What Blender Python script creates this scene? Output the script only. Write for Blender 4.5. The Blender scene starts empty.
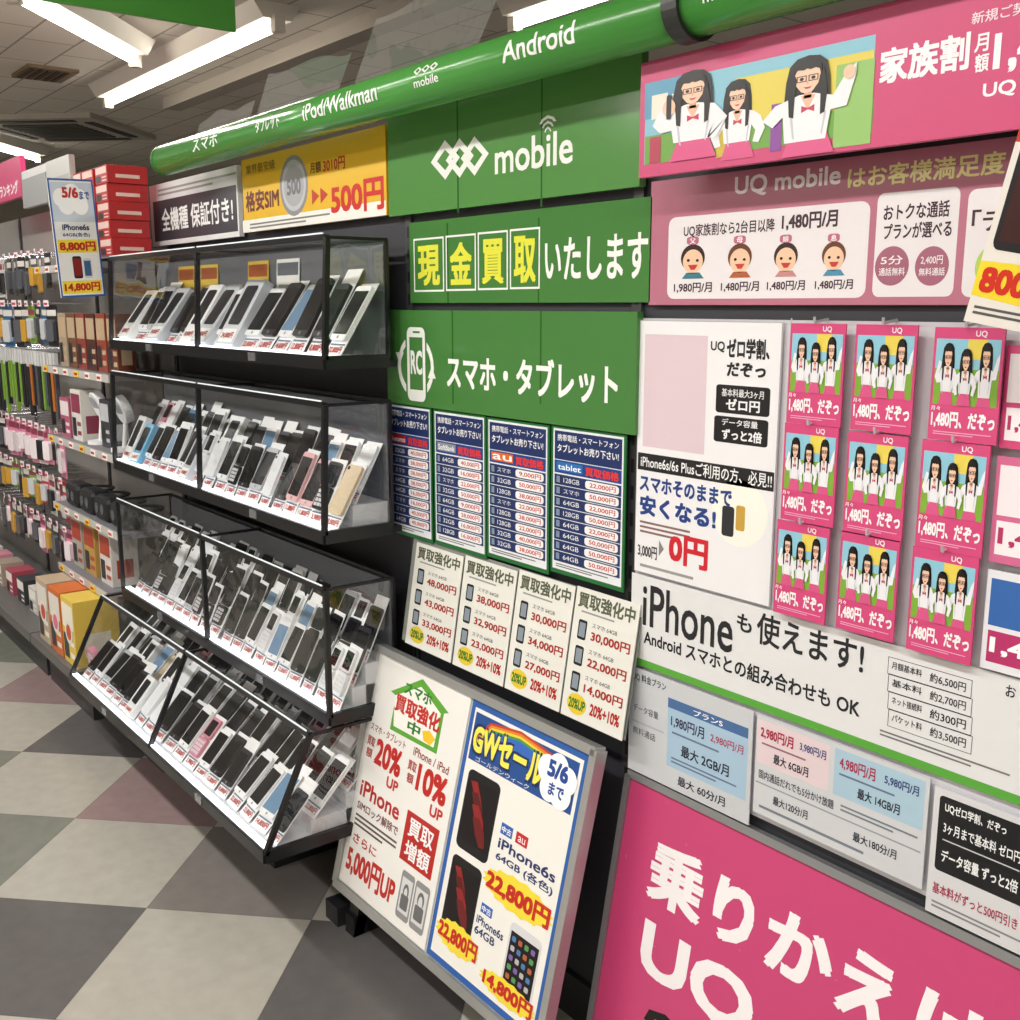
import bpy, bmesh, math, random
from mathutils import Vector, Matrix
random.seed(11)
SC=bpy.context.scene
C=SC.collection
# ------------------------------------------------------------------ camera model
F0=1060.0; PX0=510.0; PITCH=math.atan(205/1060.0); YAW=math.radians(38)
CAM=Vector((0,0,1.5))
cy,sy=math.cos(YAW),math.sin(YAW); cp,sp=math.cos(PITCH),math.sin(PITCH)
FW=Vector((-cy*cp,sy*cp,-sp)); RT=Vector((sy,cy,0)); UP=RT.cross(FW)
VPX,VPY=-333.0,305.0
def ray(px,py): return FW+RT*((px-PX0)/F0)+UP*((PX0-py)/F0)
def onY(px,py,Y):
    d=ray(px,py); t=Y/d.y; return CAM+d*t
cd=bpy.data.cameras.new('camera'); cam=bpy.data.objects.new('camera',cd); C.objects.link(cam)
cam.location=CAM; cam.rotation_euler=(math.pi/2-PITCH,0,math.radians(52)); cd.sensor_width=36; cd.lens=F0/1020*36
cd.clip_start=.02
SC.camera=cam
try: SC.view_settings.view_transform='Standard'
except Exception: pass
# ------------------------------------------------------------------ materials
def lin(h):
    h=h.lstrip('#'); o=[]
    if len(h)==3: h=''.join(a*2 for a in h)
    for i in (0,2,4):
        c=int(h[i:i+2],16)/255; o.append(c/12.92 if c<=.04045 else ((c+.055)/1.055)**2.4)
    return (*o,1)
_m={}
def M(h,rough=.4,metal=0,emit=0,spec=.5):
    k=(h,rough,metal,emit,spec)
    if k in _m: return _m[k]
    m=bpy.data.materials.new('paint_'+h.strip('#')); m.use_nodes=True; nt=m.node_tree; b=nt.nodes['Principled BSDF']
    b.inputs['Base Color'].default_value=lin(h); b.inputs['Roughness'].default_value=rough; b.inputs['Metallic'].default_value=metal
    b.inputs['Specular IOR Level'].default_value=spec
    n=nt.nodes.new('ShaderNodeTexNoise'); n.inputs['Scale'].default_value=35
    mr=nt.nodes.new('ShaderNodeMapRange'); mr.inputs[3].default_value=max(.02,rough-.05); mr.inputs[4].default_value=rough+.05
    nt.links.new(n.outputs[0],mr.inputs[0]); nt.links.new(mr.outputs[0],b.inputs['Roughness'])
    if emit:
        b.inputs['Emission Color'].default_value=lin(h); b.inputs['Emission Strength'].default_value=emit
    _m[k]=m; return m
def glass_mat(name,tint=(.99,.995,.995,1),refl=.09,haze=0.0,wob=0):
    m=bpy.data.materials.new(name); m.use_nodes=True; nt=m.node_tree; nt.nodes.clear()
    o=nt.nodes.new('ShaderNodeOutputMaterial'); t=nt.nodes.new('ShaderNodeBsdfTransparent'); t.inputs[0].default_value=tint
    g=nt.nodes.new('ShaderNodeBsdfGlossy'); g.inputs['Roughness'].default_value=.04
    lw=nt.nodes.new('ShaderNodeLayerWeight'); lw.inputs[0].default_value=.35
    if wob:
        nz=nt.nodes.new('ShaderNodeTexNoise'); nz.inputs['Scale'].default_value=4; bp=nt.nodes.new('ShaderNodeBump'); bp.inputs['Strength'].default_value=wob; bp.inputs['Distance'].default_value=.05
        ge=nt.nodes.new('ShaderNodeNewGeometry'); nt.links.new(ge.outputs['Position'],nz.inputs['Vector'])
        nt.links.new(nz.outputs[0],bp.inputs['Height']); nt.links.new(bp.outputs[0],g.inputs['Normal'])
    mr=nt.nodes.new('ShaderNodeMapRange'); mr.inputs[3].default_value=refl*.5; mr.inputs[4].default_value=min(1,refl*4)
    mx=nt.nodes.new('ShaderNodeMixShader'); nt.links.new(lw.outputs['Facing'],mr.inputs[0]); nt.links.new(mr.outputs[0],mx.inputs[0])
    nt.links.new(t.outputs[0],mx.inputs[1]); nt.links.new(g.outputs[0],mx.inputs[2])
    last=mx
    if haze:
        d=nt.nodes.new('ShaderNodeBsdfDiffuse'); d.inputs[0].default_value=(.9,.92,.93,1); m2=nt.nodes.new('ShaderNodeMixShader'); m2.inputs[0].default_value=haze
        nt.links.new(mx.outputs[0],m2.inputs[1]); nt.links.new(d.outputs[0],m2.inputs[2]); last=m2
    nt.links.new(last.outputs[0],o.inputs[0]); return m
GLASS=glass_mat('clear_acrylic',refl=.1,haze=.004,wob=.3)
FILM=glass_mat('clear_film',refl=.16,haze=.1,wob=.25)
# ------------------------------------------------------------------ object helpers
def tag(o,label=None,cat=None,group=None,kind=None):
    if label: o['label']=label
    if cat: o['category']=cat
    if group: o['group']=group
    if kind: o['kind']=kind
    return o
def empty(name,loc,label,cat,group=None):
    o=bpy.data.objects.new(name,None); o.empty_display_size=.05; C.objects.link(o); o.location=loc
    return tag(o,label,cat,group)
class MB:
    def __init__(s): s.v=[];s.f=[];s.mi=[];s.mats=[]
    def m(s,mat):
        if mat not in s.mats: s.mats.append(mat)
        return s.mats.index(mat)
    def raw(s,vs,fs,mat):
        b=len(s.v); s.v+= [tuple(v) for v in vs]; i=s.m(mat)
        for f in fs: s.f.append([b+k for k in f]); s.mi.append(i)
        return s
    def hexa(s,p,mat):
        return s.raw(p,[(3,2,1,0),(4,5,6,7),(0,1,5,4),(1,2,6,5),(2,3,7,6),(3,0,4,7)],mat)
    def box(s,x0,x1,y0,y1,z0,z1,mat,M4=None):
        p=[(x0,y0,z0),(x1,y0,z0),(x1,y1,z0),(x0,y1,z0),(x0,y0,z1),(x1,y0,z1),(x1,y1,z1),(x0,y1,z1)]
        if M4: p=[M4@Vector(q) for q in p]
        return s.hexa(p,mat)
    def bar(s,a,b,w,mat,d=None):
        a=Vector(a);b=Vector(b);t=(b-a).normalized(); d=d or w
        r=Vector((0,0,1)) if abs(t.z)<.9 else Vector((1,0,0))
        p=t.cross(r).normalized()*w/2; q=t.cross(p).normalized()*d/2
        return s.hexa([a-p-q,a+p-q,a+p+q,a-p+q,b-p-q,b+p-q,b+p+q,b-p+q],mat)
    def cyl(s,a,b,r,mat,n=16,r2=None,caps=True):
        a=Vector(a);b=Vector(b);t=(b-a).normalized(); r2=r if r2 is None else r2
        ref=Vector((0,0,1)) if abs(t.z)<.9 else Vector((1,0,0))
        p=t.cross(ref).normalized(); q=t.cross(p)
        vs=[a+(p*math.cos(2*math.pi*i/n)+q*math.sin(2*math.pi*i/n))*r for i in range(n)]+[b+(p*math.cos(2*math.pi*i/n)+q*math.sin(2*math.pi*i/n))*r2 for i in range(n)]
        fs=[(i,(i+1)%n,n+(i+1)%n,n+i) for i in range(n)]
        if caps: fs+= [tuple(range(n-1,-1,-1)),tuple(range(n,2*n))]
        return s.raw(vs,fs,mat)
    def build(s,name,parent=None,loc=(0,0,0),bevel=0,smooth=False):
        me=bpy.data.meshes.new(name); L=Vector(loc)
        me.from_pydata([Vector(v)-L for v in s.v],[],s.f)
        for m in s.mats: me.materials.append(m)
        me.polygons.foreach_set('material_index',s.mi); me.update()
        o=bpy.data.objects.new(name,me); C.objects.link(o)
        if parent is not None:
            o.parent=parent; o.location=L-Vector(parent.location)
        else: o.location=L
        if smooth:
            for p in me.polygons: p.use_smooth=True
        if bevel:
            b=o.modifiers.new('b','BEVEL'); b.width=bevel; b.segments=2; b.limit_method='ANGLE'
        return o
def copy_tree(o,parent=None):
    c=o.copy(); C.objects.link(c)
    if parent is not None:
        c.parent=parent; c.matrix_parent_inverse=o.matrix_parent_inverse.copy()
    for ch in list(o.children): copy_tree(ch,c)
    return c
# ------------------------------------------------------------------ text
_tc={}
def tmesh(s,bold=0):
    k=(s,bold)
    if k in _tc: return _tc[k]
    cu=bpy.data.curves.new('t','FONT'); cu.body=s; cu.size=1; cu.resolution_u=3; cu.fill_mode='FRONT'
    ob=bpy.data.objects.new('t',cu); C.objects.link(ob)
    dg=bpy.context.evaluated_depsgraph_get(); me=bpy.data.meshes.new_from_object(ob.evaluated_get(dg))
    vs=[(v.co.x,v.co.y) for v in me.vertices]; fs=[tuple(p.vertices) for p in me.polygons]
    bpy.data.objects.remove(ob); bpy.data.curves.remove(cu); bpy.data.meshes.remove(me)
    if not vs: vs=[(0,0),(1,0),(1,1)]; fs=[]
    V=[];Fs=[]
    sh=[(0,0)] if not bold else [(-bold,-bold),(bold,-bold),(bold,bold),(-bold,bold)]
    for j,(dx,dy) in enumerate(sh):
        b=len(V); V+=[(x+dx,y+dy,j) for x,y in vs]; Fs+=[tuple(b+i for i in f) for f in fs]
    x0=min(v[0] for v in V);x1=max(v[0] for v in V);y0=min(v[1] for v in V);y1=max(v[1] for v in V)
    V=[((x-x0)/(x1-x0),(y-y0)/(y1-y0),j) for x,y,j in V]
    _tc[k]=(V,Fs); return _tc[k]
# ------------------------------------------------------------------ printed sheets
LY=.00014
def PL(Y): return (Vector((0,Y,0)),Vector((1,0,0)),Vector((0,0,1)))
def PT(yb,zb,yt,zt): return (Vector((0,yb,zb)),Vector((1,0,0)),Vector((0,yt-yb,zt-zb)).normalized())
class Sheet:
    def __init__(s,name,label,cat,plane,r,col,th=.002,group=None,fr=False,m=False,rough=.32,parent=None):
        s.name=name;s.label=label;s.cat=cat;s.group=group;s.O,s.U,s.V=plane;s.N=s.U.cross(s.V);s.fr=fr;s.th=th;s.rough=rough;s.parent=parent
        s.mb=MB(); s.rc=r if m else s.px(*r)
        u0,v0,u1,v1=s.rc; s.uc=(u0+u1)/2; s.v0=v0; s.w=u1-u0; s.h=v1-v0
        a=s.w/2
        s.mb.box(-a,a,0,s.h,-th,0,M(col,rough))
    def uv(s,px,py):
        d=ray(px,py); t=(s.O-CAM).dot(s.N)/d.dot(s.N); p=CAM+d*t-s.O; return p.dot(s.U),p.dot(s.V)
    def px(s,xl,yt,yb,xr):
        ym=(yt+yb)/2; u0,_=s.uv(xl,ym); _,v1=s.uv(xl,yt); _,v0=s.uv(xl,yb)
        yr=VPY+(ym-VPY)*(xr-VPX)/(xl-VPX); u1,_=s.uv(xr,yr); return u0,v0,u1,v1
    def r(s,xl,yt,yb,xr):
        if s.fr:
            u0,v0=-s.w/2+s.w*xl/100, s.h*(1-yb/100); return u0,v0,-s.w/2+s.w*xr/100,s.h*(1-yt/100)
        u0,v0,u1,v1=s.px(xl,yt,yb,xr); return u0-s.uc,v0-s.v0,u1-s.uc,v1-s.v0
    def G(s,rc,pts,c,l=1):
        u0,v0,u1,v1=s.r(*rc); n=LY*l
        s.mb.raw([(u0+(u1-u0)*x,v1-(v1-v0)*y,n) for x,y in pts],[tuple(range(len(pts)))],M(c,s.rough)); return s
    def R(s,xl,yt,yb,xr,c,l=1): return s.G((xl,yt,yb,xr),[(0,1),(1,1),(1,0),(0,0)],c,l)
    def E(s,xl,yt,yb,xr,c,l=1,n=28): return s.G((xl,yt,yb,xr),[(.5+.5*math.cos(2*math.pi*i/n),.5-.5*math.sin(2*math.pi*i/n)) for i in range(n)],c,l)
    def RR(s,xl,yt,yb,xr,c,l=1,k=.15,ky=None):
        ky=ky or k; P=[]
        for cx,c2,a0 in ((1-k,ky,0),(k,ky,90),(k,1-ky,180),(1-k,1-ky,270)):
            for j in range(5):
                a=math.radians(a0+j*22.5); P.append((cx+k*math.cos(a),c2-ky*math.sin(a)))
        return s.G((xl,yt,yb,xr),P,c,l)
    def OUT(s,xl,yt,yb,xr,c,w=.002,l=2):
        u0,v0,u1,v1=s.r(xl,yt,yb,xr); n=LY*l; m=M(c,s.rough)
        for a,b,d,e in ((u0,v0,u1,v0+w),(u0,v1-w,u1,v1),(u0,v0+w,u0+w,v1-w),(u1-w,v0+w,u1,v1-w)):
            s.mb.raw([(a,b,n),(d,b,n),(d,e,n),(a,e,n)],[(0,1,2,3)],m)
        return s
    def T(s,t,xl,yt,yb,xr,c,b=.02,l=3):
        u0,v0,u1,v1=s.r(xl,yt,yb,xr); V,Fs=tmesh(t,b); n=LY*l
        s.mb.raw([(u0+(u1-u0)*x,v0+(v1-v0)*y,n+.00002*j) for x,y,j in V],Fs,M(c,s.rough)); return s
    def lines(s,xl,yt,yb,xr,n,c,l=2,fill=.45):
        for i in range(n):
            a=yt+(yb-yt)*i/n; e=xr if i<n-1 else xl+(xr-xl)*.7
            s.R(xl,a,a+(yb-yt)/n*fill,e,c,l)
        return s
    def build(s):
        me=bpy.data.meshes.new(s.name); me.from_pydata(s.mb.v,[],s.mb.f)
        for m in s.mb.mats: me.materials.append(m)
        me.polygons.foreach_set('material_index',s.mb.mi); me.update()
        o=bpy.data.objects.new(s.name,me); C.objects.link(o)
        mt=Matrix((s.U,s.V,s.N)).transposed().to_4x4(); mt.translation=s.O+s.U*s.uc+s.V*s.v0
        o.matrix_world=mt
        if s.parent is None: tag(o,s.label,s.cat,s.group)
        else:
            o.parent=s.parent; o.matrix_parent_inverse=Matrix.Translation(s.parent.location).inverted()
        s.ob=o; return o
HAIR='#140e0f'
def person(S,q,l=3,skirt='#d9578a',pose=0):
    S.G(q(.25,.02,.62,.75),[(.5,0),(.74,.03),(.9,.14),(.97,.4),(1,.8),(.9,1),(.1,1),(0,.8),(.03,.4),(.1,.14),(.26,.03)],HAIR,l)
    S.G(q(.22,.76,1,.78),[(.18,0),(.82,0),(1,1),(0,1)],skirt,l+1)
    if pose==0: S.G(q(.02,.4,.88,.98),[(.42,0),(.58,0),(.78,.08),(.9,.22),(.98,.55),(.88,.9),(.78,.86),(.82,.58),(.75,.42),(.72,.82),(.28,.82),(.25,.42),(.18,.58),(.22,.86),(.12,.9),(.02,.55),(.1,.22),(.22,.08)],'#eeedf1',l+2)
    elif pose==2: S.G(q(.02,.3,.88,.98),[(.42,.15),(.58,.15),(.78,.22),(.93,.5),(.8,.88),(.7,.84),(.77,.55),(.72,.85),(.28,.85),(.25,.6),(.1,.62),(.0,.45),(.14,.0),(.25,.04),(.17,.38),(.24,.22)],'#eeedf1',l+2)
    else: S.G(q(0,.18,.86,1),[(.42,.32),(.58,.32),(.78,.4),(.9,.12),(1,.0),(1,.16),(.92,.58),(.76,.6),(.72,1),(.28,1),(.25,.6),(.14,.74),(.02,.62),(.16,.42)],'#eeedf1',l+2)
    S.G(q(.3,.6,.84,.36),[(0,0),(.5,.1),(1,1),(.6,.9)],'#c9c8d2',l+3); S.G(q(.64,.58,.82,.69),[(.6,0),(1,.1),(.3,1),(0,.9)],'#c9c8d2',l+3)
    S.G(q(.42,.41,.56,.58),[(0,0),(1,0),(.5,1)],'#e9b89c',l+3)
    S.G(q(.43,.51,.58,.57),[(0,0),(.5,.4),(1,0),(1,1),(.5,.6),(0,1)],'#c43a5c',l+4)
    S.R(*q(.46,.34,.44,.54),'#dca68a',l+3)
    S.G(q(.36,.08,.395,.64),[(.5,0),(.85,.12),(1,.4),(.92,.72),(.72,.93),(.5,1),(.28,.93),(.08,.72),(0,.4),(.15,.12)],'#f2c9ae',l+4)
    S.G(q(.29,.15,.62,.38),[(.5,0),(1,.2),(.8,.6),(.75,1),(.2,.96),(0,.5)],HAIR,l+5); S.G(q(.62,.15,.62,.71),[(.5,0),(1,.5),(.8,.96),(.25,1),(.2,.6),(0,.2)],HAIR,l+5)
    S.G(q(.345,.05,.2,.655),[(0,1.3),(.0,.5),(.2,.1),(.5,0),(.8,.1),(1,.5),(1,1.3),(.93,.8),(.8,.68),(.62,.74),(.5,.66),(.38,.74),(.2,.68),(.07,.8)],HAIR,l+6)
    for a in (.385,.51):
        for (x0,y0,y1,x1) in ((a,.215,.223,a+.105),(a,.268,.276,a+.105),(a,.223,.268,a+.01),(a+.095,.223,.268,a+.105)): S.R(*q(x0,y0,y1,x1),'#5c2a28',l+6)
        S.E(*q(a+.03,.23,.262,a+.075),'#241614',l+6)
    S.G(q(.485,.27,.3,.515),[(.5,0),(1,1),(0,1)],'#dca68a',l+6)
    S.G(q(.455,.325,.35,.545),[(0,.1),(.5,.25),(1,.1),(.75,.9),(.5,1),(.25,.9)],'#c64252',l+6)
def figures(S,rc,n=3):
    xl,yt,yb,xr=rc; W=xr-xl;H=yb-yt
    def q0(a,b,c,d): return (xl+W*a,yt+H*b,yt+H*c,xl+W*d)
    S.R(*q0(0,0,.45,1),'#8fc8dc',1); S.R(*q0(0,.45,1,1),'#7fae3c',1); S.R(*q0(.5,0,.3,.8),'#e9d25a',2)
    for i,(a,t,d,p) in enumerate(((-.0,.04,.42,2),(.3,.12,.7,0),(.6,.02,1.0,1))):
        x0,y0,w0,h0=xl+W*a,yt+H*t,W*(d-a),H*(1-t)
        person(S,lambda A,B,C2,D,x0=x0,y0=y0,w0=w0,h0=h0:(x0+w0*A,y0+h0*B,y0+h0*C2,x0+w0*D),3+9*(i%2),pose=p)
ORD=['nearest','second','third','fourth','fifth','sixth','seventh','eighth','ninth','tenth','eleventh','twelfth','thirteenth','fourteenth','fifteenth','sixteenth','seventeenth','eighteenth','nineteenth','twentieth','twenty-first','twenty-second']
# ------------------------------------------------------------------ room shell
def plane_obj(name,x0,x1,y0,y1,z0,z1,mat):
    return tag(MB().box(x0,x1,y0,y1,z0,z1,mat).build(name),kind='structure')
def floor_mat():
    m=bpy.data.materials.new('vinyl_tiles'); m.use_nodes=True; nt=m.node_tree; N=nt.nodes; L=nt.links; b=N['Principled BSDF']
    tc=N.new('ShaderNodeNewGeometry'); sx=N.new('ShaderNodeSeparateXYZ'); L.new(tc.outputs['Position'],sx.inputs[0])
    def mt(op,a,bb):
        n=N.new('ShaderNodeMath'); n.operation=op
        for i,v in enumerate((a,bb)):
            if v is None: continue
            if isinstance(v,(int,float)): n.inputs[i].default_value=v
            else: L.new(v,n.inputs[i])
        return n.outputs[0]
    X=mt('ADD',sx.outputs[0],2.493); Y=mt('SUBTRACT',sx.outputs[1],.78); k=1/(math.sqrt(2)*.43)
    a=mt('MULTIPLY',mt('ADD',X,Y),k); c=mt('MULTIPLY',mt('SUBTRACT',Y,X),k)
    fa=mt('FLOOR',a,None); fc=mt('FLOOR',c,None)
    par=mt('FLOORED_MODULO',mt('ADD',fa,fc),2.0)
    cb=N.new('ShaderNodeCombineXYZ'); L.new(fa,cb.inputs[0]); L.new(fc,cb.inputs[1])
    wn=N.new('ShaderNodeTexWhiteNoise'); wn.noise_dimensions='3D'; L.new(cb.outputs[0],wn.inputs['Vector'])
    # colour order: dark grey / mauve / olive grey mixed by cell
    cr=N.new('ShaderNodeValToRGB'); cr.color_ramp.interpolation='CONSTANT'; e=cr.color_ramp.elements
    e[0].position=0; e[0].color=lin('#5f5c5b'); e[1].position=.28; e[1].color=lin('#76786e')
    for p,h in ((.52,'#7a7470'),(.66,'#8f7a79'),(.86,'#6d6867')):
        q=e.new(p); q.color=lin(h)
    L.new(wn.outputs['Value'],cr.inputs[0])
    mx=N.new('ShaderNodeMix'); mx.data_type='RGBA'; L.new(par,mx.inputs[0]); L.new(cr.outputs[0],mx.inputs[6]); mx.inputs[7].default_value=lin('#a7a399')
    no=N.new('ShaderNodeTexNoise'); no.inputs['Scale'].default_value=22; no.inputs['Detail'].default_value=5; L.new(tc.outputs['Position'],no.inputs['Vector'])
    r2=N.new('ShaderNodeMapRange'); r2.inputs[1].default_value=.3;r2.inputs[2].default_value=.7; r2.inputs[3].default_value=.94; r2.inputs[4].default_value=1.05; L.new(no.outputs[0],r2.inputs[0])
    def edge(v):
        f=mt('FRACT',v,None); d=mt('MINIMUM',f,mt('SUBTRACT',1.0,f)); return mt('GREATER_THAN',d,.004)
    j=mt('MULTIPLY',edge(a),edge(c)); j2=mt('ADD',mt('MULTIPLY',j,.3),.7)
    tot=mt('MULTIPLY',r2.outputs[0],j2)
    vm=N.new('ShaderNodeVectorMath'); vm.operation='SCALE'; L.new(mx.outputs[2],vm.inputs[0]); L.new(tot,vm.inputs['Scale'])
    L.new(vm.outputs[0],b.inputs['Base Color']); b.inputs['Roughness'].default_value=.2
    return m
def ceil_mat():
    m=bpy.data.materials.new('ceiling_board'); m.use_nodes=True; nt=m.node_tree; N=nt.nodes;L=nt.links;b=N['Principled BSDF']
    g=N.new('ShaderNodeNewGeometry'); br=N.new('ShaderNodeTexBrick'); br.inputs['Scale'].default_value=1.1; br.inputs['Mortar Size'].default_value=.006
    br.inputs['Color1'].default_value=lin('#dcd6cb'); br.inputs['Color2'].default_value=lin('#d4cec3'); br.inputs['Mortar'].default_value=lin('#9a948b')
    L.new(g.outputs['Position'],br.inputs['Vector']); L.new(br.outputs[0],b.inputs['Base Color']); b.inputs['Roughness'].default_value=.9; return m
X0,X1,Y0,Y1,H=-13,3,-2.8,6.5,2.65
plane_obj('floor',X0,X1,Y0,Y1,-.05,0,floor_mat())
plane_obj('ceiling',X0,X1,Y0,Y1,H,H+.05,ceil_mat())
wm=M('#c9c2b6',.8)
plane_obj('wall_left',X0-.05,X0,Y0,Y1,0,H,wm); plane_obj('wall_right',X1,X1+.05,Y0,Y1,0,H,wm)
plane_obj('wall_back',X0,X1,Y1,Y1+.05,0,H,wm); plane_obj('wall_front',X0,X1,Y0-.05,Y0,0,H,wm)
plane_obj('trim_1',-6.2,3,2.35,2.45,H-.06,H,M('#a7a198',.8))
# ------------------------------------------------------------------ ceiling lights
TUBE=M('#fff6e6',.5,0,13)
def light_fixture(x,y,length,ang,label,power=28,lamp=True):
    e=empty('ceiling_light',(x,y,H),label,'ceiling light','fluorescent ceiling fixtures')
    hb=MB(); l=length/2
    hb.hexa([(-l,-.06,-.06),(l,-.06,-.06),(l,.06,-.06),(-l,.06,-.06),(-l,-.1,0),(l,-.1,0),(l,.1,0),(-l,.1,0)],M('#e8e4dc',.5))
    h=hb.build('housing'); h.parent=e
    t=MB().cyl((-l+.02,0,-.085),(l-.02,0,-.085),.016,TUBE,12).build('tube',smooth=True); t.parent=e
    for sx in (-1,1):
        k=MB().box(sx*l-.02,sx*l+.02,-.022,.022,-.11,-.05,M('#d8d4cc',.5)).build('lamp_holder'); k.parent=e
    e.rotation_euler=(0,0,ang)
    if lamp:
        ld=bpy.data.lights.new('lamp','AREA'); ld.shape='RECTANGLE'; ld.size=length; ld.size_y=.14; ld.energy=power; ld.color=(1,.98,.955)
        lo=bpy.data.objects.new('lamp_light',ld); C.objects.link(lo); lo.location=(x,y,H-.12); lo.rotation_euler=(0,0,ang)
    return e
light_fixture(-5.05,2.0,2.05,0,'long fluorescent fixture left of centre on the ceiling, parallel to the shelves',22)
light_fixture(-4.60,1.43,1.02,math.radians(138),'slanting fluorescent fixture at the top left corner of the ceiling',12)
light_fixture(-8.25,1.96,1.1,math.radians(140),'small distant fluorescent fixture far down the aisle at the left edge',12)
light_fixture(-2.55,2.72,1.8,0,'fluorescent fixture just behind the green bar, above the lettering',16)
for i,(x,y) in enumerate(((-4.4,-.1),(-2.3,-.1),(-.2,-.1),(1.9,-.1),(-7,-.1),(-1.2,-1.6),(-3.6,-1.6))):  # out-of-view area lights in fixture housings, added to brighten aisle and signs
    light_fixture(x,y,1.5,0,'unseen fluorescent fixture added over the aisle for fill light',29)
w=bpy.data.worlds.new('world'); SC.world=w; w.use_nodes=True; w.node_tree.nodes['Background'].inputs[0].default_value=(.9,.93,1,1); w.node_tree.nodes['Background'].inputs[1].default_value=.15
def onZ(px,py,Z):
    d=ray(px,py); t=(Z-1.5)/d.z; return CAM+d*t
p=onZ(60,126,H); e=empty('air_conditioner',(p.x,p.y,H),'square air conditioner grille set in the ceiling at far left','air conditioner')
b=MB(); b.box(-.45,.45,-.45,.45,-.03,-.0,M('#b8b3aa',.6)); b.build('panel').parent=e
b=MB(); [b.box(-.25,.25,-.25+.06*i,-.22+.06*i,-.04,-.03,M('#4c4944',.6)) for i in range(9)]; b.build('grille').parent=e
for sx,sy_ in ((0,.36),(0,-.36),(.36,0),(-.36,0)):
    b=MB(); b.box(sx-(.3 if sx==0 else .03),sx+(.3 if sx==0 else .03),sy_-(.3 if sy_==0 else .03),sy_+(.3 if sy_==0 else .03),-.035,-.03,M('#3a3835',.6)); b.build('louvre').parent=e
e.rotation_euler=(0,0,math.radians(45))
p=onZ(45,72,H); e=empty('ceiling_vent',(p.x,p.y,H),'small brown slotted vent in the ceiling near the top left light','vent')
b=MB(); b.box(-.16,.16,-.12,.12,-.015,0,M('#7c6a52',.6)); b.build('frame').parent=e
b=MB(); [b.box(-.13,.13,-.1+.04*i,-.08+.04*i,-.02,-.015,M('#3d3226',.6)) for i in range(5)]; b.build('slat').parent=e
e=empty('hanging_sign',(-2.95,1.1,2.245),'plain bright green hanging sign near the ceiling at top left','sign')
MB().box(-2.956,-2.944,.80,1.335,2.245,2.55,M('#4c9a3c',.4)).build('sign_board',e,(-2.95,1.1,2.245))
for yy in (1.2,.95): MB().cyl((-2.95,yy,2.55),(-2.95,yy,2.65),.003,M('#cccccc',.3,1),6).build('hanging_wire',e,(-2.95,1.1,2.245))
# ------------------------------------------------------------------ gondola
g=empty('display_shelving',(-2.9,1.4,0),'long black wall shelving backbone that carries the cases and signs','shelving')
gl=(-2.9,1.4,0)
MB().box(-6.6,-3.6,1.362,1.39,.05,1.9,M('#8f8c88',.7)).box(-3.6,.8,1.362,1.39,.05,1.90,M('#33343a',.6)).build('back_panel',g,gl)
b=MB(); b.box(-3.35,.8,1.35,1.37,0.0,.1,M('#232326',.5)); b.build('kick_plate',g,gl)
for x in (-5.5,-4.42,-3.6,-2.112,-1.37,-.45,.5):
    b=MB(); b.box(x-.012,x+.012,1.3545,1.364,.05,1.90,M('#3a3a3c',.4))
    for i in range(0,36): b.box(x-.004,x+.004,1.354,1.3545,.1+i*.05,.125+i*.05,M('#0c0c0d',.6))
    b.build('upright',g,gl)
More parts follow.
